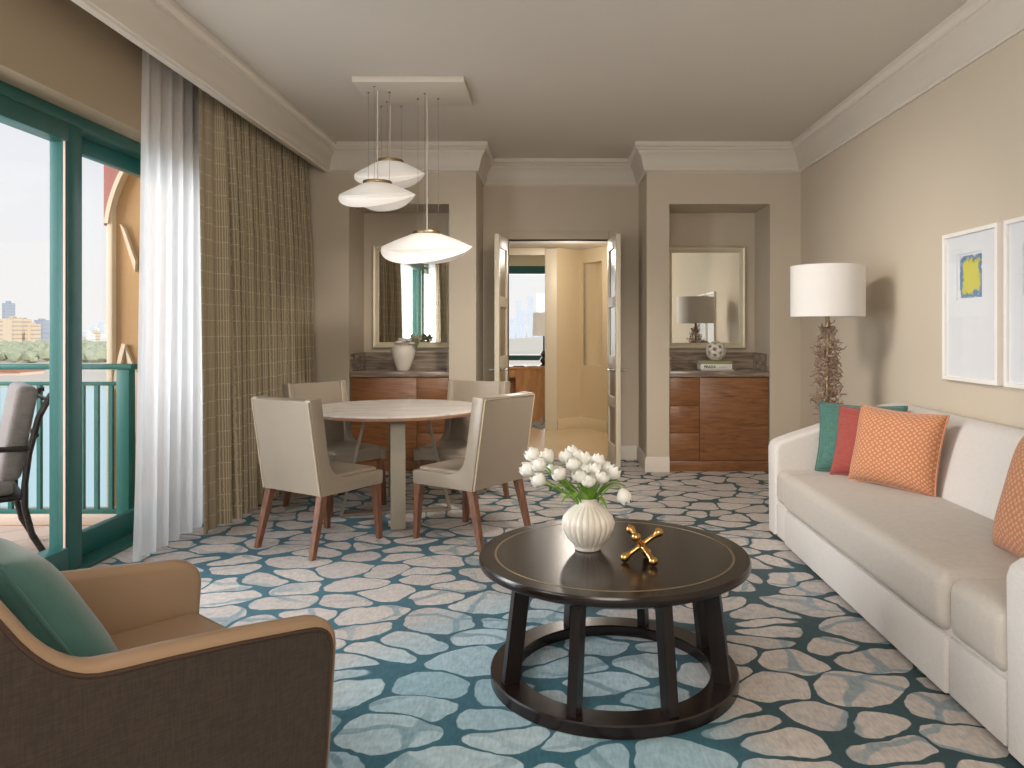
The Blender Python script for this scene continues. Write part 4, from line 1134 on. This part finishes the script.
# ------------------------------------------------------------------ pendant light
pl = thing('pendant_light', 'three shade opal glass pendant light hanging over the dining table', 'light', (-0.985, 5.36, CEIL))
b = new(); box(b, -0.375, 0.375, -0.275, 0.275, -0.04, -0.001, 0.003); part('canopy', b, 'trim', pl)
def shade(px, Y, zrim, R, htop, hbot, th0, ztilt):
    X = (px - CX) * Y / F; lx, ly, lz = X + 0.985, Y - 5.36, zrim - CEIL
    seg = 72
    def surf(top):
        b = new(); rings = []
        n = 14
        for j in range(n + 1):
            s = j / n; ring = []
            for k in range(seg):
                a = 2 * PI * k / seg
                ph_ = (a - PI) % (2 * PI); tilt = -ztilt * sin(ph_) * (1 + 0.22 * cos(ph_)) * (1.0 if ph_ < PI else 0.25)
                if top:
                    rr = 0.085 + (R - 0.085) * s
                    z = htop * (1 - s ** 1.25) * 1.0 + tilt * s ** 1.5
                else:
                    rr = R * 0.985 * (1 - s) ** 0.62 if s < 1 else 0.002
                    z = 0.35 * tilt * (1 - s) - hbot * (s ** 0.8)
                    z -= 0.018 * cos(a) * sin(PI * s)
                ring.append(b.verts.new((lx + rr * cos(a), ly + rr * sin(a) * 0.92, lz + z)))
            rings.append(ring)
        for A, B in zip(rings, rings[1:]):
            for k in range(seg): b.faces.new((A[k], A[(k + 1) % seg], B[(k + 1) % seg], B[k]))
        bmesh.ops.recalc_face_normals(b, faces=b.faces)
        return b
    sh = part('upper_shade', surf(True), 'pendant', pl, angle=80)
    part('lower_shade', surf(False), 'pendant_low', sh, angle=80)
    b = new(); lathe(b, [(0.098, 0), (0.1, 0.006), (0.098, 0.02), (0.06, 0.024), (0.02, 0.026)], 40, c=(lx, ly, lz + htop - 0.004)); part('shade_cap', b, 'bronze', sh)
    b = new(); zc = lz + htop + 0.015
    tube(b, [(lx, ly, zc), (lx, ly, -0.035)], 0.0035, 8); part('power_cord', b, 'cord', sh)
    for k in range(3):
        a = 0.5 + k * 2 * PI / 3
        b = new(); tube(b, [(lx + 0.085 * cos(a), ly + 0.085 * sin(a), zc), (lx + 0.085 * cos(a), ly + 0.085 * sin(a), -0.035)], 0.0012, 5)
        lathe(b, [(0.008, -0.046), (0.010, -0.042), (0.010, -0.038)], 10, c=(lx + 0.085 * cos(a), ly + 0.085 * sin(a), 0)); part('suspension_wire', b, 'wire', sh)
shade(427, 5.41, 1.895, 0.322, 0.09, 0.125, 0, 0.145)
shade(377.5, 5.26, 2.24, 0.262, 0.072, 0.118, 0, 0.125)
shade(390, 5.60, 2.455, 0.258, 0.08, 0.115, 0, 0.125)

# ------------------------------------------------------------------ armchair in the foreground
ac = thing('armchair', 'tan leather and brown fabric armchair in the foreground seen from behind', 'armchair', (-1.057, 1.747, 0), facing((0.636, 0.77)))
prof = [(0.36, 0.09)] + [(0.385, 0.3), (0.40, 0.52)] + qb((0.402, 0.55), (0.40, 0.625), (0.31, 0.632), 6) + [(0.16, 0.652), (0.02, 0.667), (-0.08, 0.675)] + qb((-0.12, 0.68), (-0.19, 0.695), (-0.25, 0.80), 7) + [(-0.30, 0.88), (-0.345, 0.935), (-0.40, 0.955), (-0.45, 0.93), (-0.47, 0.86), (-0.43, 0.4), (-0.39, 0.09)]
def inset(poly, d):
    n = len(poly); out = []
    area = sum(poly[i][0] * poly[(i + 1) % n][1] - poly[(i + 1) % n][0] * poly[i][1] for i in range(n))
    sg = 1 if area > 0 else -1
    for i in range(n):
        p0, p1, p2 = Vector(poly[i - 1]), Vector(poly[i]), Vector(poly[(i + 1) % n])
        n1 = Vector((-(p1 - p0).y, (p1 - p0).x)).normalized() * sg; n2 = Vector((-(p2 - p1).y, (p2 - p1).x)).normalized() * sg
        m_ = (n1 + n2); m_ = m_ / max(m_.dot(n1), 0.4)
        out.append(tuple(p1 + m_ * d))
    return out
ins = inset(prof, 0.026)
for s in (-1, 1):
    b = new(); prism(b, prof, 'x', s * 0.312, s * 0.37, 0.022, 4); arm_ = part('armrest', b, 'tan_leather', ac)
    b = new(); prism(b, ins, 'x', s * 0.34, s * 0.3735, 0.003, 1); part('side_panel', b, 'brown_weave', arm_)
    b = new(); tube(b, [(s * 0.3715, p[0], p[1]) for p in inset(prof, 0.024)], 0.005, 8, closed=True); part('piping', b, 'brown_piping', arm_)
b = new(); prism(b, [(-0.27, 0.40), (-0.33, 0.90), (-0.36, 0.95), (-0.41, 0.955), (-0.45, 0.92), (-0.465, 0.86), (-0.425, 0.4), (-0.39, 0.12), (-0.25, 0.12)], 'x', -0.314, 0.314, 0.012, 3); part('backrest', b, 'tan_leather', ac)
b = new(); box(b, -0.314, 0.314, -0.3, 0.34, 0.09, 0.34, 0.012); part('seat_base', b, 'brown_weave', ac)
b = new(); box(b, -0.309, 0.309, -0.3, 0.385, 0.335, 0.485, 0.04, 5); part('seat_cushion', b, 'tan_leather', ac)
for sx in (-1, 1):
    for yy in (-0.33, 0.31):
        b = new(); taper_leg(b, (sx * 0.31, yy, 0.1), (sx * 0.31, yy, 0.0), 0.045, 0.03); part('leg', b, 'walnut', ac)
fch = Vector((0.636, 0.77)); rch = Vector((0.77, -0.636))
pc = Vector((-1.057, 1.747)) - fch * 0.03 + rch * 0.03
pillow('throw_pillow', 0.46, 0.43, 0.18, 'green_velvet', 'green_velvet', 'green velvet pillow leaning on the back of the foreground armchair', (pc.x, pc.y, 0.487), tuple(fch), 0.52, 0.04)

# ------------------------------------------------------------------ light
w = bpy.data.worlds.new('sky'); S.world = w; w.use_nodes = True
nt = w.node_tree; bg = nt.nodes['Background']
tc = nt.nodes.new('ShaderNodeTexCoord'); sp_ = nt.nodes.new('ShaderNodeSeparateXYZ'); rp = nt.nodes.new('ShaderNodeValToRGB')
nt.links.new(tc.outputs['Generated'], sp_.inputs[0]); nt.links.new(sp_.outputs[2], rp.inputs[0]); nt.links.new(rp.outputs[0], bg.inputs[0])
e = rp.color_ramp.elements; e[0].position = 0.0; e[0].color = rgb(251, 248, 246); e[1].position = 0.45; e[1].color = rgb(218, 227, 246)
e2 = e.new(0.15); e2.color = rgb(247, 247, 250)
bg.inputs['Strength'].default_value = 1.0
def light(kind, name, loc, energy, color, size=None, size_y=None, target=None, **kw):
    l = bpy.data.lights.new(name, kind); l.energy = energy; l.color = color
    if kind == 'AREA':
        l.shape = 'RECTANGLE' if size_y else 'DISK'; l.size = size
        if size_y: l.size_y = size_y
    elif size is not None and kind != 'SUN': l.shadow_soft_size = size
    o = bpy.data.objects.new(name, l); COL.objects.link(o); o.location = loc
    if target is not None: o.rotation_euler = (Vector(target) - Vector(loc)).to_track_quat('-Z', 'Y').to_euler()
    for k, v_ in kw.items(): setattr(l, k, v_)
    return o
WARM = (1.0, 0.92, 0.83); DAY = (0.93, 0.97, 1.0)
light('AREA', 'daylight', (-3.1, 1.1, 1.3), 180, DAY, 3.6, 2.3, (0, 1.1, 1.2))
light('SPOT', 'ceiling_spot', (-0.9, 3.5, 2.9), 390, WARM, 0.42, None, (2.2, 5.3, 0.9), spot_size=1.15, spot_blend=1.0)
light('SPOT', 'ceiling_spot', (0.5, 3.5, 2.92), 480, WARM, 0.3, None, (-0.5, 6.25, 0.8), spot_size=1.15, spot_blend=1.0)
light('AREA', 'balcony_daylight', (-6.5, 3.4, 2.4), 380, DAY, 3.0, 3.0, (-2.4, 4.7, 1.2))
light('AREA', 'camera_fill', (-0.3, -1.0, 2.3), 78, (1, 0.93, 0.84), 1.8, None, (-0.3, 4.0, 0.8))  # added soft fill behind the camera, not a lamp of the room
light('POINT', 'hall_lamp', (0.2, 8.9, 2.2), 22, WARM, 0.12)
light('AREA', 'bedroom_daylight', (-0.9, 13.7, 1.4), 60, DAY, 2.0, 1.8, (-0.9, 10, 1.0))
sun = light('SUN', 'sun', (0, 0, 40), 2.6, (1, 0.95, 0.86), target=(-60, 60, -10)); sun.data.angle = 0.02

S.view_settings.view_transform = 'Standard'
S.view_settings.look = 'None'
S.view_settings.exposure = 0.0
S.view_settings.gamma = 1.0
